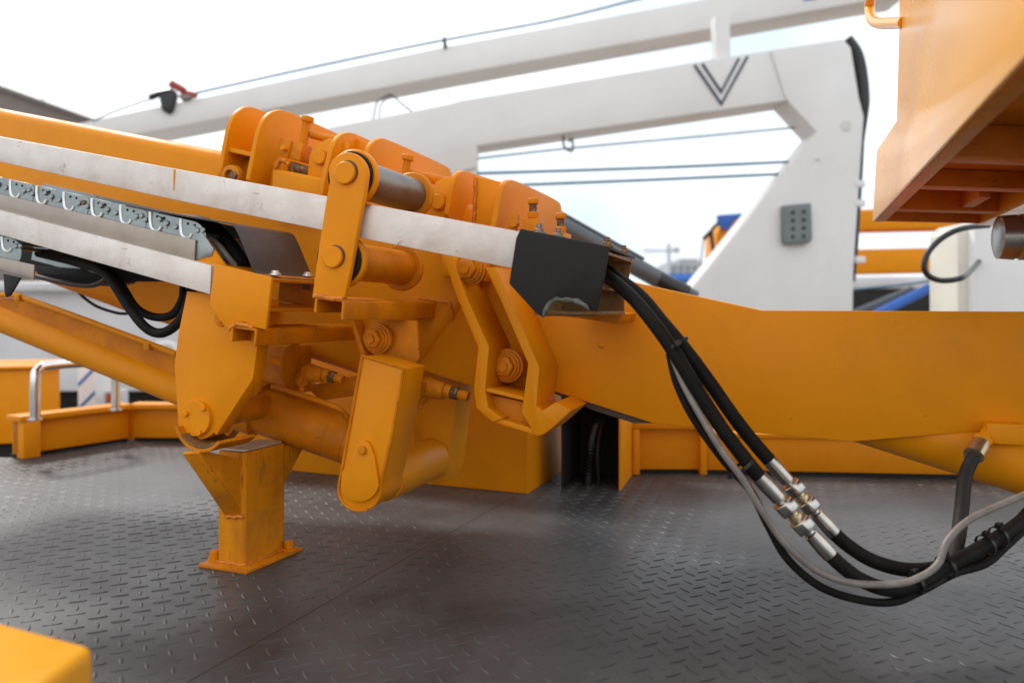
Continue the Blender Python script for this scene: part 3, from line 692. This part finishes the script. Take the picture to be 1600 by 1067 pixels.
h1a = [W(905, 405, 1.42), W(948, 432, 1.30), W(985, 462, 1.245), W(1020, 503, 1.21), W(1052, 548, 1.195), W(1090, 610, 1.185), W(1130, 672, 1.18), W(1165, 718, 1.175), W(1189, 748, 1.175)]
cd1 = (W(1296, 866, 1.17) - W(1189, 748, 1.175))
h1b = [W(1296, 866, 1.17), W(1318, 886, 1.17), W(1350, 908, 1.17), W(1395, 921, 1.175), W(1440, 909, 1.185), W(1480, 884, 1.20), W(1530, 857, 1.225), W(1580, 826, 1.26), W(1640, 780, 1.32)]
h2a = [W(915, 400, 1.46), W(955, 428, 1.34), W(1000, 462, 1.29), W(1035, 503, 1.255), W(1070, 545, 1.235), W(1105, 592, 1.225), W(1150, 656, 1.22), W(1182, 696, 1.22), W(1205, 722, 1.22)]
cd2 = (W(1302, 832, 1.215) - W(1205, 722, 1.22))
h2b = [W(1302, 832, 1.215), W(1325, 852, 1.215), W(1360, 874, 1.215), W(1405, 888, 1.22), W(1450, 889, 1.225), W(1500, 878, 1.24), W(1545, 858, 1.26), W(1590, 820, 1.29), W(1640, 765, 1.34)]
for nm, a, b, cdv, lab in (('h1', h1a, h1b, cd1, 'front black hydraulic hose with steel couplings drooping from the black box'), ('h2', h2a, h2b, cd2, 'rear black hydraulic hose with steel couplings, upper of the two under the beam')):
    low = min(a + b, key=lambda p: p.z)
    t_ = thing('hydraulic_hose', lab, 'hose', low - Z * HR, 'hydraulic hoses with couplings')
    MB().tube(a, HR, 18, 12).build('hose', RUBBER, t_, smooth=60)
    MB().tube(b, HR, 18, 12).build('hose', RUBBER, t_, smooth=60)
    ferrule_set(t_, a[-1] - cdv.normalized() * .004, cdv, cdv.length / .180)
    if nm == 'h1':
        cable_tie(W(1054, 540, 1.197), W(1090, 610, 1.185) - W(1020, 503, 1.21), HR * 1.1, t_)
        cable_tie(W(1054, 541, 1.21), h1a[5] - h1a[3], HR * 1.25, t_, Vector((.8, -.4, .4)))
        cable_tie(W(1160, 728, 1.175), h1a[-1] - h1a[-3], HR * 1.55, t_, Vector((-1, -.3, -.6)))
        cable_tie(W(1432, 911, 1.183), h1b[5] - h1b[3], HR * 1.35, t_, Vector((-.4, -.3, 1)))
        cable_tie(W(1478, 885, 1.20), h1b[6] - h1b[4], HR * 1.55, t_, Vector((-.5, -.4, .9)))
        cable_tie(W(1540, 851, 1.23), h1b[7] - h1b[5], HR * 1.4, t_, Vector((-.3, -.4, 1)))
        cable_tie(W(1560, 838, 1.245), h1b[7] - h1b[5], HR * 1.4, t_, Vector((-.3, -.4, 1)))
hose('grey_cable', 'grey cable running beside the two coupled hoses', [W(1050, 556, 1.215), W(1068, 600, 1.195), W(1095, 650, 1.18), W(1128, 704, 1.165), W(1160, 748, 1.16), W(1192, 800, 1.16), W(1228, 850, 1.16), W(1275, 890, 1.16), W(1330, 910, 1.155), W(1400, 912, 1.155), W(1440, 900, 1.16), W(1466, 880, 1.165), W(1480, 846, 1.175), W(1510, 815, 1.19), W(1560, 790, 1.21), W(1640, 757, 1.24)], .0052, GREYC, cat='cable', sm=12)
hose('black_cable', 'thin black cable hanging lowest of the hose bunch', [W(1046, 552, 1.22), W(1058, 600, 1.21), W(1085, 655, 1.20), W(1130, 718, 1.19), W(1172, 766, 1.185), W(1200, 820, 1.18), W(1230, 872, 1.175), W(1280, 915, 1.175), W(1340, 936, 1.18), W(1395, 940, 1.185), W(1440, 922, 1.20), W(1490, 896, 1.215), W(1540, 880, 1.235), W(1575, 850, 1.26), W(1640, 790, 1.31)], .0062, RUBBER, cat='cable', sm=12)
# hose that drops from the fitting on the lower cylinder
sh = thing('fitting_hose', 'short black hose dropping from the gold fitting under the beam at right', 'hose', W(1435, 918, 1.2))
MB().tube([W(1520, 715, 1.36), W(1508, 745, 1.345), W(1503, 790, 1.31), W(1497, 840, 1.265), W(1486, 876, 1.23), W(1462, 901, 1.205), W(1425, 915, 1.195), W(1390, 920, 1.19)], .0112, 18, 12, rf=lambda t: 1.0).build('hose', RUBBERD, sh, smooth=60)
fp = W(1521, 712, 1.362); fd = (W(1545, 672, 1.40) - fp).normalized()
MB().lathe(fp, fd, [(0, .011), (.001, .0165), (.020, .0165), (.034, .0158), (.035, .013)], 28).build('ferrule', BRASS, sh)
MB().hexn(fp + fd * .034, fd, .0165, .012).build('hex_nut', YEL, sh)
MB().cyl(fp + fd * .046, fp + fd * .07, .011).build('neck', YEL, sh)

# lower cylinder under the beam at right
lcy = thing('beam_cylinder', 'fat yellow cylinder slanting down under the beam at the right edge', 'cylinder', B(1500, 760, .05))
MB().cyl(B(1330, 640, .10), B(1760, 770, .02), .058, n=48).build('barrel', YEL, lcy)
MB().box(B(1568, 676, .0), TX * .03, L * .02, Z * .018).build('port_block', YEL, lcy, .003)
MB().tube([B(1568, 752, .04), B(1590, 766, .04), B(1620, 772, .02), B(1680, 790, .0)], .008, 10).build('hard_pipe', YEL, lcy)

# ================================================================== WORK PLATFORM (top right)
q1 = W(1363, 347, 2.0); zb = q1.z
def PZ(px, py, z=zb): return G(px, py, z)
q2 = PZ(1600, 89)
bd = (q2 - q1).normalized()                                   # along the near side panel, towards the camera
bn = Z.cross(bd).normalized()                                 # panel normal
if bn.x > 0: bn = -bn
bi = -bn                                                      # inward
def PP(px, py):                                               # onto the side panel's plane
    r = ray(px, py); return CAM + r * ((q1 - CAM).dot(bn) / r.dot(bn))
bas = thing('work_platform', 'orange yellow aerial work platform hanging into the upper right corner, ribbed underneath', 'platform', q1)
far_top = PP(1405, -160); near_b = q1 + bd * 1.75
panel = [q1, PP(1370, 234), PP(1401, 188), PP(1405, 40), far_top, Vector((near_b.x, near_b.y, far_top.z)), near_b]
MB().prism(panel, bi * .006).build('side_panel', BASK, bas, .003, 2)
MB().hexa([q1 + bi * .006, near_b + bi * .006, near_b + bi * .030, q1 + bi * .030], [p + Z * .012 for p in (q1 + bi * .006, near_b + bi * .006, near_b + bi * .030, q1 + bi * .030)]).build('bottom_rim', YELD, bas, .001)
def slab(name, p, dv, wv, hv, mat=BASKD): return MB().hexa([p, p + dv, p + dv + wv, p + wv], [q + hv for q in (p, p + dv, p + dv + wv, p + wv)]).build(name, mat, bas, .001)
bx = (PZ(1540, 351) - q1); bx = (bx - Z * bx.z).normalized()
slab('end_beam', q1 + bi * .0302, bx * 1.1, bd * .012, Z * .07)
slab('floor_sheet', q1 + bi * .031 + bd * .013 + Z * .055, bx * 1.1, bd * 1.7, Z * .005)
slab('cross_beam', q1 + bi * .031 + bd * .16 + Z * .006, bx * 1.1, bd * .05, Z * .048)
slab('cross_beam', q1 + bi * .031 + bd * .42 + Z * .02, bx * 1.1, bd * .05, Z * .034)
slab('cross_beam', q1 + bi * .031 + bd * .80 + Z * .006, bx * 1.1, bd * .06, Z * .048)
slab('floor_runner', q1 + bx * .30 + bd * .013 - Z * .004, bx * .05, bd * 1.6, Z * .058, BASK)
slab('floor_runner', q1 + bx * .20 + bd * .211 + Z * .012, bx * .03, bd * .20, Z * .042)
MB().tube([PP(1412, -60) + bn * .01, PP(1388, -50) + bn * .02, PP(1376, -10) + bn * .02, PP(1374, 18) + bn * .02, PP(1386, 34) + bn * .02, PP(1409, 36) - bn * .004], .0115, 14).build('grab_handle', BASK, bas)
pin = thing('platform_pivot', 'bare steel pivot cylinder poking in at the right edge below the platform', 'pivot', W(1600, 408, 1.5))
pd = (X * .96 - Y * .26 - Z * .02).normalized(); pc_ = W(1556, 371, 1.52)
MB().lathe(pc_, pd, [(0, .030), (.004, .041), (.03, .043), (.031, .041), (.036, .041), (.037, .0435), (.3, .0435)], 44).build('sleeve', PINST, pin)
MB().lathe(pc_ + pd * .036, pd, [(0, .0441), (.006, .0441)], 44).build('groove_ring', STAIN, pin)

# ================================================================== DECK SURROUNDS
cabA, cabB, cabC = G(360, 726), G(825, 772), G(882, 735)
cab = thing('storage_cabinet', 'plain yellow cabinet standing on the deck behind the hanging link', 'cabinet', cabB)
zc = .43
back = cabC - cabB
MB().prism([cabA, cabB, cabC, cabA + back], Z * zc).build('body', YEL, cab, .004, 2)
MB().hexa([cabA + Z * (zc + .0), cabB + Z * zc, cabC + Z * zc, cabA + back + Z * zc], [p + Z * (zc + .02) for p in (cabA, cabB, cabC, cabA + back)]).build('lid', YEL, cab, .002)
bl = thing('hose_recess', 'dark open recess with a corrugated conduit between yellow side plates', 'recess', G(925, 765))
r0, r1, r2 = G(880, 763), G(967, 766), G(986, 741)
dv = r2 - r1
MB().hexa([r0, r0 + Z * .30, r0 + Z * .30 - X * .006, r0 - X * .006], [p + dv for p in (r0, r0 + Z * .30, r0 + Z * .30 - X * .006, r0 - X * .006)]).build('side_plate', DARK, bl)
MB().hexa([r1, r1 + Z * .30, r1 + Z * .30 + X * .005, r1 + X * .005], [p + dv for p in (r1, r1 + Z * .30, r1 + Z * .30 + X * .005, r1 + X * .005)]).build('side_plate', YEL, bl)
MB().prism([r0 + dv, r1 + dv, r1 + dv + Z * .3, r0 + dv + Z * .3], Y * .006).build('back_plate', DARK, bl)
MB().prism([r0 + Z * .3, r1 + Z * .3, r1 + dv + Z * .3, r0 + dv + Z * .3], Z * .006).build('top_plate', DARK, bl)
cp = catmull([W(918, 764, 2.36), W(922, 720, 2.36), W(926, 680, 2.36), W(940, 648, 2.38), W(955, 620, 2.4)], 16)
MB().tube(cp, .014, 14, 0, rf=lambda t: 1.0 + .22 * math.sin(t * 62 * 2 * math.pi / 2)).build('conduit', PLAST, bl, smooth=80)
MB().tube([W(936, 763, 2.35), W(934, 700, 2.35), W(945, 640, 2.38)], .005, 8).build('cable', PLAST, bl)

def rail_block(name, p0, p1, h, depth, th, label):               # raised frame round a sunken panel
    d = (p1 - p0).normalized(); n_ = Vector((-d.y, d.x, 0)); ln_ = (p1 - p0).length
    t_ = thing(name, label, 'frame rail', (p0 + p1) / 2)
    MB().box(p0 + d * ln_ / 2 + n_ * (depth / 2 + .012) + Z * (h / 2 + .006), d * ln_ / 2, n_ * depth / 2, Z * (h / 2 - .008)).build('web', YEL, t_, .001)
    MB().box(p0 + d * ln_ / 2 + n_ * (depth / 2 + .02) + Z * .007, d * ln_ / 2, n_ * depth / 2, Z * .0065).build('shade_strip', DARK, t_)  # near-black strip painting the shadow gap under the frame
    MB().box(p0 + d * ln_ / 2 + n_ * (depth / 2) + Z * (h - .012), d * (ln_ / 2 + .002), n_ * (depth / 2 + .01), Z * .014).build('top_flange', YEL, t_, .003)
    for s in (0, 1):
        MB().box(p0 + d * (th / 2 + s * (ln_ - th)) + n_ * (depth / 2 - .004) + Z * (h / 2 - .013), d * th / 2, n_ * (depth / 2 + .008), Z * (h / 2 - .014)).build('end_post', YEL, t_, .003)
    return t_
rb = rail_block('outrigger_frame', G(988, 741), G(1104, 741), .170, .10, .022, 'yellow frame panel with sunken middle beside the dark recess')
rr = thing('side_rail', 'long low yellow rail along the deck edge at right', 'frame rail', G(1350, 752))
ra, rb_ = G(1106, 742), G(1800, 756); d = (rb_ - ra).normalized(); n_ = Vector((-d.y, d.x, 0)); ln_ = (rb_ - ra).length
MB().box(ra + d * ln_ / 2 + n_ * .04 + Z * .066, d * ln_ / 2, n_ * .03, Z * .052).build('web', YEL, rr, .003)
MB().box(ra + d * ln_ / 2 + n_ * .05 + Z * .012, d * ln_ / 2, n_ * .035, Z * .012).build('shade_strip', DARK, rr)  # shadow below the rail, put in as a dark strip
MB().box(ra + d * ln_ / 2 + n_ * .045 + Z * .124, d * ln_ / 2, n_ * .04, Z * .007).build('top_flange', YEL, rr, .002)

# left kerb frame, two legs meeting at a corner
kl = thing('corner_rail', 'low yellow corner rail at left under the chrome handrail', 'frame rail', G(120, 705))
k0, k1, k2 = G(33, 717), G(205, 690), G(330, 691)
def leg(p0, p1, first):
    d = (p1 - p0).normalized(); n_ = Vector((-d.y, d.x, 0)); ln_ = (p1 - p0).length
    MB().box(p0 + d * ln_ / 2 + n_ * .035 + Z * .072, d * (ln_ / 2), n_ * .02, Z * .058).build('web', YEL, kl, .002)
    MB().box(p0 + d * ln_ / 2 + n_ * .03 + Z * .140, d * (ln_ / 2 + .01), n_ * .045, Z * .010).build('top_flange', YEL, kl, .003)
    MB().box(p0 + d * ln_ / 2 + n_ * .045 + Z * .0085, d * (ln_ / 2), n_ * .02, Z * .0065).build('shade_strip', DARK, kl)  # dark strip standing for the shadow where the rail meets the deck
    if first: MB().box(p0 + d * .03 + n_ * .02 + Z * .065, d * .03, n_ * .035, Z * .064).build('end_post', YEL, kl, .003)
leg(k0, k1, True); leg(k1, k2, False)
MB().box(k1 + Vector((-.012, .05, .066)), X * .02, Y * .02, Z * .062).build('corner_post', YEL, kl, .002)
hr = thing('handrail', 'polished steel handrail hoop standing on the yellow corner rail', 'handrail', G(56, 655, .15))
ha = G(55, 656, .15); hb = G(181, 641, .15)
ztop = W(55, 572, ha.y).z
MB().tube([ha, ha + Z * (ztop - ha.z - .05), ha + Z * (ztop - ha.z - .012) + (hb - ha).normalized() * .012, ha + (hb - ha).normalized() * .055 + Z * (ztop - ha.z), hb - (hb - ha).normalized() * .055 + Z * (ztop - ha.z), hb - (hb - ha).normalized() * .012 + Z * (ztop - ha.z - .012), hb + Z * (ztop - ha.z - .05), hb], .0165, 18, 8).build('tube', STAIN, hr, smooth=60)
for p in (ha, hb): MB().cyl(p, p + Z * .006, .024, n=20).build('foot', STAIN, hr)

# foreground corner block, close to the lens
fb = thing('corner_block', 'blurred yellow block with rounded edges in the lower left foreground', 'block', Vector((-.6, .75, 0)))
zt = .195
f1_, f2_ = G(150, 1005, zt), G(0, 966, zt)
ed = (f2_ - f1_).normalized(); 
MB().prism([f1_, f1_ + ed * .6, f1_ + ed * .6 - Y * .7 - X * .1, f1_ - Y * .7 - X * .02], -Z * zt).build('body', BASK, fb, .012, 4)

# ================================================================== WHITE LIFTS BEHIND
def ypoly(pix, y): return [W(a, b, y) for a, b in pix]
def yplate(name, pix, y, t, mat, parent, bevel=.004): return MB().prism(ypoly(pix, y), Y * t).build(name, mat, parent, bevel)
def base_of(px, y): w = W(px, 480, y); return Vector((w.x, w.y, -1.05))
wl = thing('white_boom_lift', 'white articulated lift boom with a dark V mark and a tall triangular end', 'boom lift', base_of(1200, 5.2))
yw = 5.0
arm_ = yplate('arm', [(470, 208), (700, 163), (722, 157), (1080, 98), (1205, 78), (1230, 157), (745, 228), (745, 262), (690, 275), (470, 300)], yw, .26, WHITE, wl, .008)
kn = yplate('knee', [(1205.5, 78), (1318, 61), (1330, 75), (1342, 150), (1350, 182), (1334, 420), (1329, 700), (900, 700), (1078, 452), (1276, 206), (1230.5, 157)], yw - .004, .268, WHITE, wl, .008)
yplate('end_post', [(700, 235), (744, 232), (744, 300), (700, 300)], yw + .03, .2, WHITE, wl)
weld(arm_, [W(1205, 80, yw - .004), W(1230, 156, yw - .004)], .008, .001).data.materials[0] = WHITE
def vmark(pix, w):
    return MB().prism(ypoly(pix, yw - .009), Y * .003)
def stroke(name, a, b, c, w, mat):                                # V outline: two strokes meeting at b
    pts = []
    A_, B_, C_ = [Vector(p) for p in (a, b, c)]
    pix = [(a[0], a[1]), (a[0] + w, a[1] - w * .15), (b[0], b[1] - w * 1.55), (c[0] - w, c[1] + w * .05), (c[0], c[1]), (b[0], b[1])]
    return MB().prism(ypoly(pix, yw - .009), Y * .003).build(name, mat, wl)
stroke('v_mark', (1083.5, 102), (1127.5, 166), (1170.5, 88), 4.2, NAVY)
stroke('v_mark', (1095.5, 100), (1127, 147), (1157, 91), 4.2, NAVY)
ctl = yplate('control_box', [(1224, 321), (1268, 317), (1270, 372), (1266, 380), (1229, 382), (1225, 376)], yw - .07, .06, GREYBOX, wl, .008)
MB().prism(ypoly([(1227, 324), (1266, 320), (1267, 374), (1230, 378)], yw - .074), Y * .006).build('face', GREYBOX, ctl)
for i in range(4):
    for j in range(2):
        c = W(1239 + j * 17, 332 - j * 1 + i * 12.6, yw - .075)
        MB().cyl(c, c - Y * .008, .011, n=12).build('button', PLAST, ctl)
MB().tube(ypoly([(1322, 62), (1338, 85), (1346, 120), (1349, 165), (1347, 230), (1343, 300), (1338, 380), (1333, 440)], yw + .1), .03, 12, 8, rf=lambda t: (1.35 if t < .42 else max(.45, 1.35 - (t - .42) * 7))).build('hose', PLAST, wl)
for y_ in (268, 298, 386): MB().box(W(1342, y_ + 20, yw + .02), X * .03, Y * .03, Z * .02).build('hose_clip', WHITE, wl, .004)
MB().cyl(W(1322, 196, yw - .004), W(1322, 196, yw - .02), .03, n=24).build('pivot_boss', WHITE, wl)
MB().cyl(W(1278, 248, yw - .004), W(1278, 248, yw - .018), .012, n=16).build('bolt', WHITE, wl)
MB().tube(ypoly([(881, 207), (881, 228), (890, 236), (895, 234), (894, 218), (888, 222)], yw + .1), .008, 8, 6).build('wire_hook', STEEL, wl)
yb = 5.6
wu = thing('white_upper_boom', 'long white straight boom rising to the right above the V marked arm', 'boom lift', base_of(900, yb))
yplate('arm', [(90, 200), (150, 187), (700, 72), (1118, -4), (1420, -60), (1420, -8), (1357, 2), (1138, 40), (700, 118), (268, 200), (150, 222)], yb, .32, WHITE, wu, .01)
yplate('strut', [(1117, 24), (1140, 20), (1142, 94), (1120, 97)], yb - .5, .12, WHITE, wu, .004)
yplate('blue_decal', [(1256, 1.5), (1276, -1), (1276, -10), (1256, -7)], yb - .006, .004, BLUE, wu, 0)
cb_ = thing('strap_clamp', 'black and red strap clamp sitting on the left end of the white upper boom', 'clamp', W(265, 178, yb))
yplate('strap', [(247, 148), (272, 140), (274, 150), (268, 172), (262, 178), (252, 172)], yb - .04, .06, PLAST, cb_, .01)
MB().tube(ypoly([(234, 153), (250, 147), (270, 143)], yb - .02), .022, 10, 4).build('lever', PLAST, cb_)
MB().tube(ypoly([(267, 131), (280, 138), (288, 143)], yb - .02), .026, 10, 4).build('handle', RED, cb_)
MB().tube(ypoly([(284, 146), (296, 146), (308, 150)], yb - .02), .016, 10, 4).build('ratchet', RED, cb_)
yplate('buckle', [(276, 148), (296, 144), (306, 150), (284, 158)], yb - .03, .05, STEEL, cb_, .01)
def rope(name, lab, pix, y, r, mat, sm=4): return tag(MB().tube(ypoly(pix, y), r, 8, sm).build(name, mat, None), lab, 'rope')
rope('rope', 'blue rope running along the top of the white upper boom', [(305, 146), (500, 103), (700, 62), (860, 33), (1010, -4)], yb + .1, .0085, BLUEROPE)
rope('rope', 'thin dark line from the strap clamp down to the left', [(145, 190), (180, 174), (236, 155)], yb, .006, STEEL)
rope('rope', 'upper of the two blue ropes strung below the white arm', [(740, 271.5), (900, 266.5), (1060, 261), (1236, 253)], yw + .13, .009, BLUEROPE)
rope('rope', 'lower of the two blue ropes strung below the white arm', [(740, 293), (820, 289), (1000, 282), (1226, 272)], yw + .13, .009, BLUEROPE)
rope('rope', 'faint pale rope slanting up under the white arm', [(745, 248), (900, 231), (1100, 213), (1280, 196)], yw + .2, .006, BLUEROPE)
MB().cyl(W(696, 76, yb), W(694, 58, yb), .016, .008, 10).build('rope_guide', PLAST, wu)
MB().tube(ypoly([(583, 190), (588, 163), (600, 152), (612, 149), (628, 163), (646, 176)], yb - .25), .005, 8, 8).build('hanging_cable', PLAST, wu)
MB().tube(ypoly([(592, 190), (594, 168), (602, 156), (612, 149)], yb - .22), .0045, 8, 8).build('hanging_cable', PLAST, wu)

# grey cylinder behind the beam
gc = thing('grey_cylinder', 'slanting dark grey cylinder behind the black end box', 'cylinder', W(1060, 460, 3.0))
g0, g1 = W(860, 342, 3.0), W(1085, 468, 3.0)
MB().cyl(g0, g1, .034, n=32).build('barrel', DGREY, gc)
MB().cyl(g0 + Z * .045, g1.lerp(g0, .35) + Z * .045, .007, n=10).build('pipe', DGREY, gc)
MB().cyl(W(1030, 437, 2.98), W(1072, 460, 2.98), .030, .036, n=14).build('gland', PLAST, gc)

# yellow machine with blue top, right of centre
ym = thing('yellow_machine', 'small yellow machine with a blue cap peeking from behind the white triangle', 'machine', base_of(1140, 8.))
yplate('mast', [(1120, 368), (1124, 355), (1140, 342), (1200, 336), (1200, 760), (1120, 760)], 8., .5, YEL, ym, .02)
yplate('blue_cap', [(1121, 336), (1160, 333), (1160, 340), (1148, 343), (1142, 355), (1136, 360), (1130, 358), (1122, 349)], 7.93, .06, BLUE, ym, .01)
MB().tube(ypoly([(1122, 349), (1112, 360), (1113, 380), (1116, 400), (1118, 430)], 7.9), .02, 8, 6).build('cable', PLAST, ym)
MB().tube(ypoly([(1112, 361), (1104, 368), (1099, 373)], 7.9), .025, 8, 4).build('lever', PLAST, ym)
MB().tube(ypoly([(1099, 373), (1096, 400), (1092, 440)], 7.9), .008, 6, 4).build('chain_rod', STEEL, ym)

# yellow frame and white column behind the platform at right
yf = thing('machine_frame', 'yellow two-bar frame of another machine behind the white column', 'frame', base_of(1420, 6.5))
yplate('bar', [(1320, 328), (1520, 322), (1520, 356), (1320, 360)], 6.5, .3, YEL, yf, .02)
yplate('bar', [(1320, 390), (1500, 386), (1500, 424), (1320, 428)], 6.5, .3, YEL, yf, .02)
yplate('post', [(1480, 320), (1508, 320), (1508, 900), (1480, 900)], 6.85, .2, YEL, yf, .02)
wc = thing('white_column', 'white painted column standing under the platform at right', 'column', base_of(1560, 3.6))
yplate('column', [(1522, 345), (1640, 340), (1640, 1100), (1522, 1100)], 3.6, .35, WHITE, wc, .02)
yplate('cream_edge', [(1496, 362), (1521.5, 350), (1521.5, 1100), (1496, 1100)], 3.65, .25, CREAM, wc, .01)
hose('cable_loop', 'black cable loop hanging beneath the platform in front of the white column', [W(1545, 352, 2.95), W(1505, 357, 2.9), W(1475, 370, 2.9), W(1452, 392, 2.9), W(1444, 415, 2.9), W(1450, 430, 2.9), W(1468, 438, 2.9), W(1492, 437, 2.9), W(1508, 431, 2.95), W(1522, 418, 3.3), W(1530, 408, 3.62)], .0105, PLAST, cat='cable')
bp_ = thing('blue_cylinder', 'blue hydraulic cylinder slanting up beneath the yellow frame', 'cylinder', base_of(1400, 5.6))
MB().cyl(W(1352, 500, 5.6), W(1452, 450, 5.6), .033, n=24).build('barrel', BLUE, bp_)
MB().cyl(W(1330, 492, 5.7), W(1425, 452, 5.7), .028, n=20).build('pipe', DGREY, bp_)
MB().cyl(W(1452, 450, 5.6), W(1468, 440, 5.6), .025, n=16).build('rod', WHITE, bp_)
MB().cyl(W(1458, 430, 5.55), W(1459, 430, 5.75), .022, n=16).build('eye', WHITE, bp_)
MB().tube(ypoly([(1330, 453), (1400, 446), (1455, 439)], 5.55), .008, 8, 4).build('rope', BLUEROPE, bp_)

dt = thing('dark_truck', 'dark truck chassis with a pale deck far behind at right', 'truck', base_of(1420, 11))
yplate('chassis', [(1300, 452), (1540, 452), (1540, 560), (1300, 560)], 11, 2., DARK, dt, .05)
yplate('pale_deck', [(1300, 432), (1540, 430), (1540, 451.5), (1300, 451.5)], 10.95, 2., TRUCKW, dt, .05)
for x in (1330, 1470):
    c = W(x, 552, 10.8); MB().cyl(c, c + Y * .3, .45, n=28).build('wheel', RUBBER, dt)

# ================================================================== LEFT BACKGROUND TRUCK
wt = thing('white_truck', 'large pale white truck body behind the lift cylinder at left', 'truck', base_of(150, 6.2))
yplate('body', [(-120, 448), (420, 448), (420, 606), (-120, 606)], 6.2, 2.2, TRUCKW, wt, .03)
yplate('side_skirt', [(-120, 572), (420, 572), (420, 612), (-120, 612)], 6.05, .14, TRUCKW, wt, .02)
yplate('top_ledge', [(-120, 440), (420, 440), (420, 455), (-120, 455)], 6.08, .11, TRUCKW, wt, .02)
yplate('chassis', [(-120, 607), (420, 607), (420, 700), (-120, 700)], 6.25, 1.8, DARK, wt, .02)
for x in (110, 230, 390):
    c = W(x, 668, 6.1); o = MB().lathe(c, Y, [(0, .16), (.02, .30), (.06, .345), (.24, .345), (.28, .30)], 32).build('wheel', RUBBER, wt)
    MB().cyl(c - Y * .002, c + Y * .05, .15, n=20).build('hub', STEEL, o)
MB().tube(ypoly([(225, 548), (240, 541), (262, 537), (274, 541), (279, 552)], 6.0), .03, 8, 6).build('grab_bar', WHITE, wt)
ws = thing('striped_panel', 'white panel with two slanting blue stripes beside the chrome handrail', 'panel', base_of(135, 4.6))
sp = yplate('panel', [(121, 568), (149, 568), (149, 760), (121, 760)], 4.6, .25, WHITE, ws, .008)
for y_ in (590, 628):
    MB().prism(ypoly([(122, y_ + 8), (148, y_ - 18), (148, y_ - 12), (122, y_ + 14)], 4.597), Y * .004).build('blue_stripe', BLUE, sp)
yplate('box', [(150, 612), (176, 612), (176, 680), (150, 680)], 4.7, .2, TRUCKW, ws, .008)
tl = thing('marker_lamp', 'small red marker lamp beside the striped panel', 'lamp', W(173, 630, 4.55))
yplate('housing', [(165, 614), (177, 614), (177, 630), (165, 630)], 4.6, .05, PLAST, tl, .006)
yplate('lens', [(166, 615), (176, 615), (176, 629), (166, 629)], 4.58, .018, LAMP, tl, .006)
yc = thing('yellow_cabinet', 'yellow box at the left edge behind the chrome handrail', 'cabinet', base_of(40, 3.6))
MB().prism(ypoly([(-120, 580), (93, 576), (94, 690), (-120, 698)], 3.6), Vector((ray(93, 0).x, 1, 0)) * .5).build('body', YEL, yc, .006)
MB().prism(ypoly([(-122, 574), (94, 571), (94, 575.7), (-122, 579.7)], 3.58), Vector((ray(93, 0).x, 1, 0)) * .5).build('lid', YEL, yc, .004)
yplate('shade_slab', [(-110, 698), (60, 694), (60, 900), (-110, 900)], 3.65, .1, DARK, yc, .004)  # near-black slab below the cabinet, its colour serving as the shadow there

# shed roof upper left, aerials
sr = thing('shed', 'grey brown shed roof sloping down at the upper left', 'shed', base_of(-50, 22))
MB().hexa([W(-260, 40, 22), W(150, 187, 22), W(150, 192, 22), W(-260, 48, 22)], [q + Y * 12 + Z * 0 for q in (W(-260, 40, 22), W(150, 187, 22), W(150, 192, 22), W(-260, 48, 22))]).build('roof', ROOFM, sr)
MB().prism([W(-260, 48, 22.2), W(148, 192, 22.2), W(148, 560, 22.2), W(-260, 560, 22.2)], Y * 11).build('wall', ROOFM, sr)
tag(MB().tube(ypoly([(66, 158), (80, 125), (90, 111), (98, 130), (104, 166)], 21.9), .018, 6, 6).build('aerial_wire', STEEL, None), 'thin bent wire aerial on the shed roof', 'aerial')

# distant town and tower crane
HAZED = paint('haze_pale', (.42, .44, .47), (.36, .38, .41), rough=.8, nscale=.2)  # distance haze put into the colour of the far block and crane
ct = thing('apartment_block', 'distant grey block with a stepped top beside the white triangle', 'building', base_of(1075, 180))
yplate('wall', [(1046, 412), (1062, 412), (1062, 404), (1092, 404), (1092, 409), (1130, 414), (1130, 640), (1046, 640)], 180, 25, HAZED, ct, 0)
for i in range(7):
    for j in range(2):
        x, y_ = 1050 + i * 11, 417 + j * 8
        yplate('window', [(x, y_), (x + 6, y_), (x + 6, y_ + 4), (x, y_ + 4)], 179.9, .3, GLASS, ct, 0)
bs = thing('blue_shed', 'distant blue roofed shed below the grey block', 'shed', base_of(1070, 90))
yplate('wall', [(1040, 436), (1140, 436), (1140, 560), (1040, 560)], 90, 10, paint('pale_blue', (.16, .32, .5), rough=.6), bs, 0)
MB().hexa([W(1038, 428, 89), W(1142, 428, 89), W(1142, 437, 88.5), W(1038, 437, 88.5)], [q + Y * 12 for q in (W(1038, 428, 89), W(1142, 428, 89), W(1142, 437, 88.5), W(1038, 437, 88.5))]).build('roof', BLUE, bs)
tc_ = thing('tower_crane', 'faint tower crane on the horizon above the distant blocks', 'crane', base_of(1045, 260))
MB().box(W(1045, 450, 260), X * .5, Y * .5, Z * 14.5).build('mast', HAZED, tc_)
MB().box(W(1032, 392, 260), X * 5.5, Y * .4, Z * .35).build('jib', HAZED, tc_)
MB().box(W(1057, 391, 260), X * 1.0, Y * .6, Z * .9).build('counterweight', HAZED, tc_)
MB().cyl(W(1045, 392, 260), W(1045, 382, 260), .5, .1, 6).build('tower_top', HAZED, tc_)
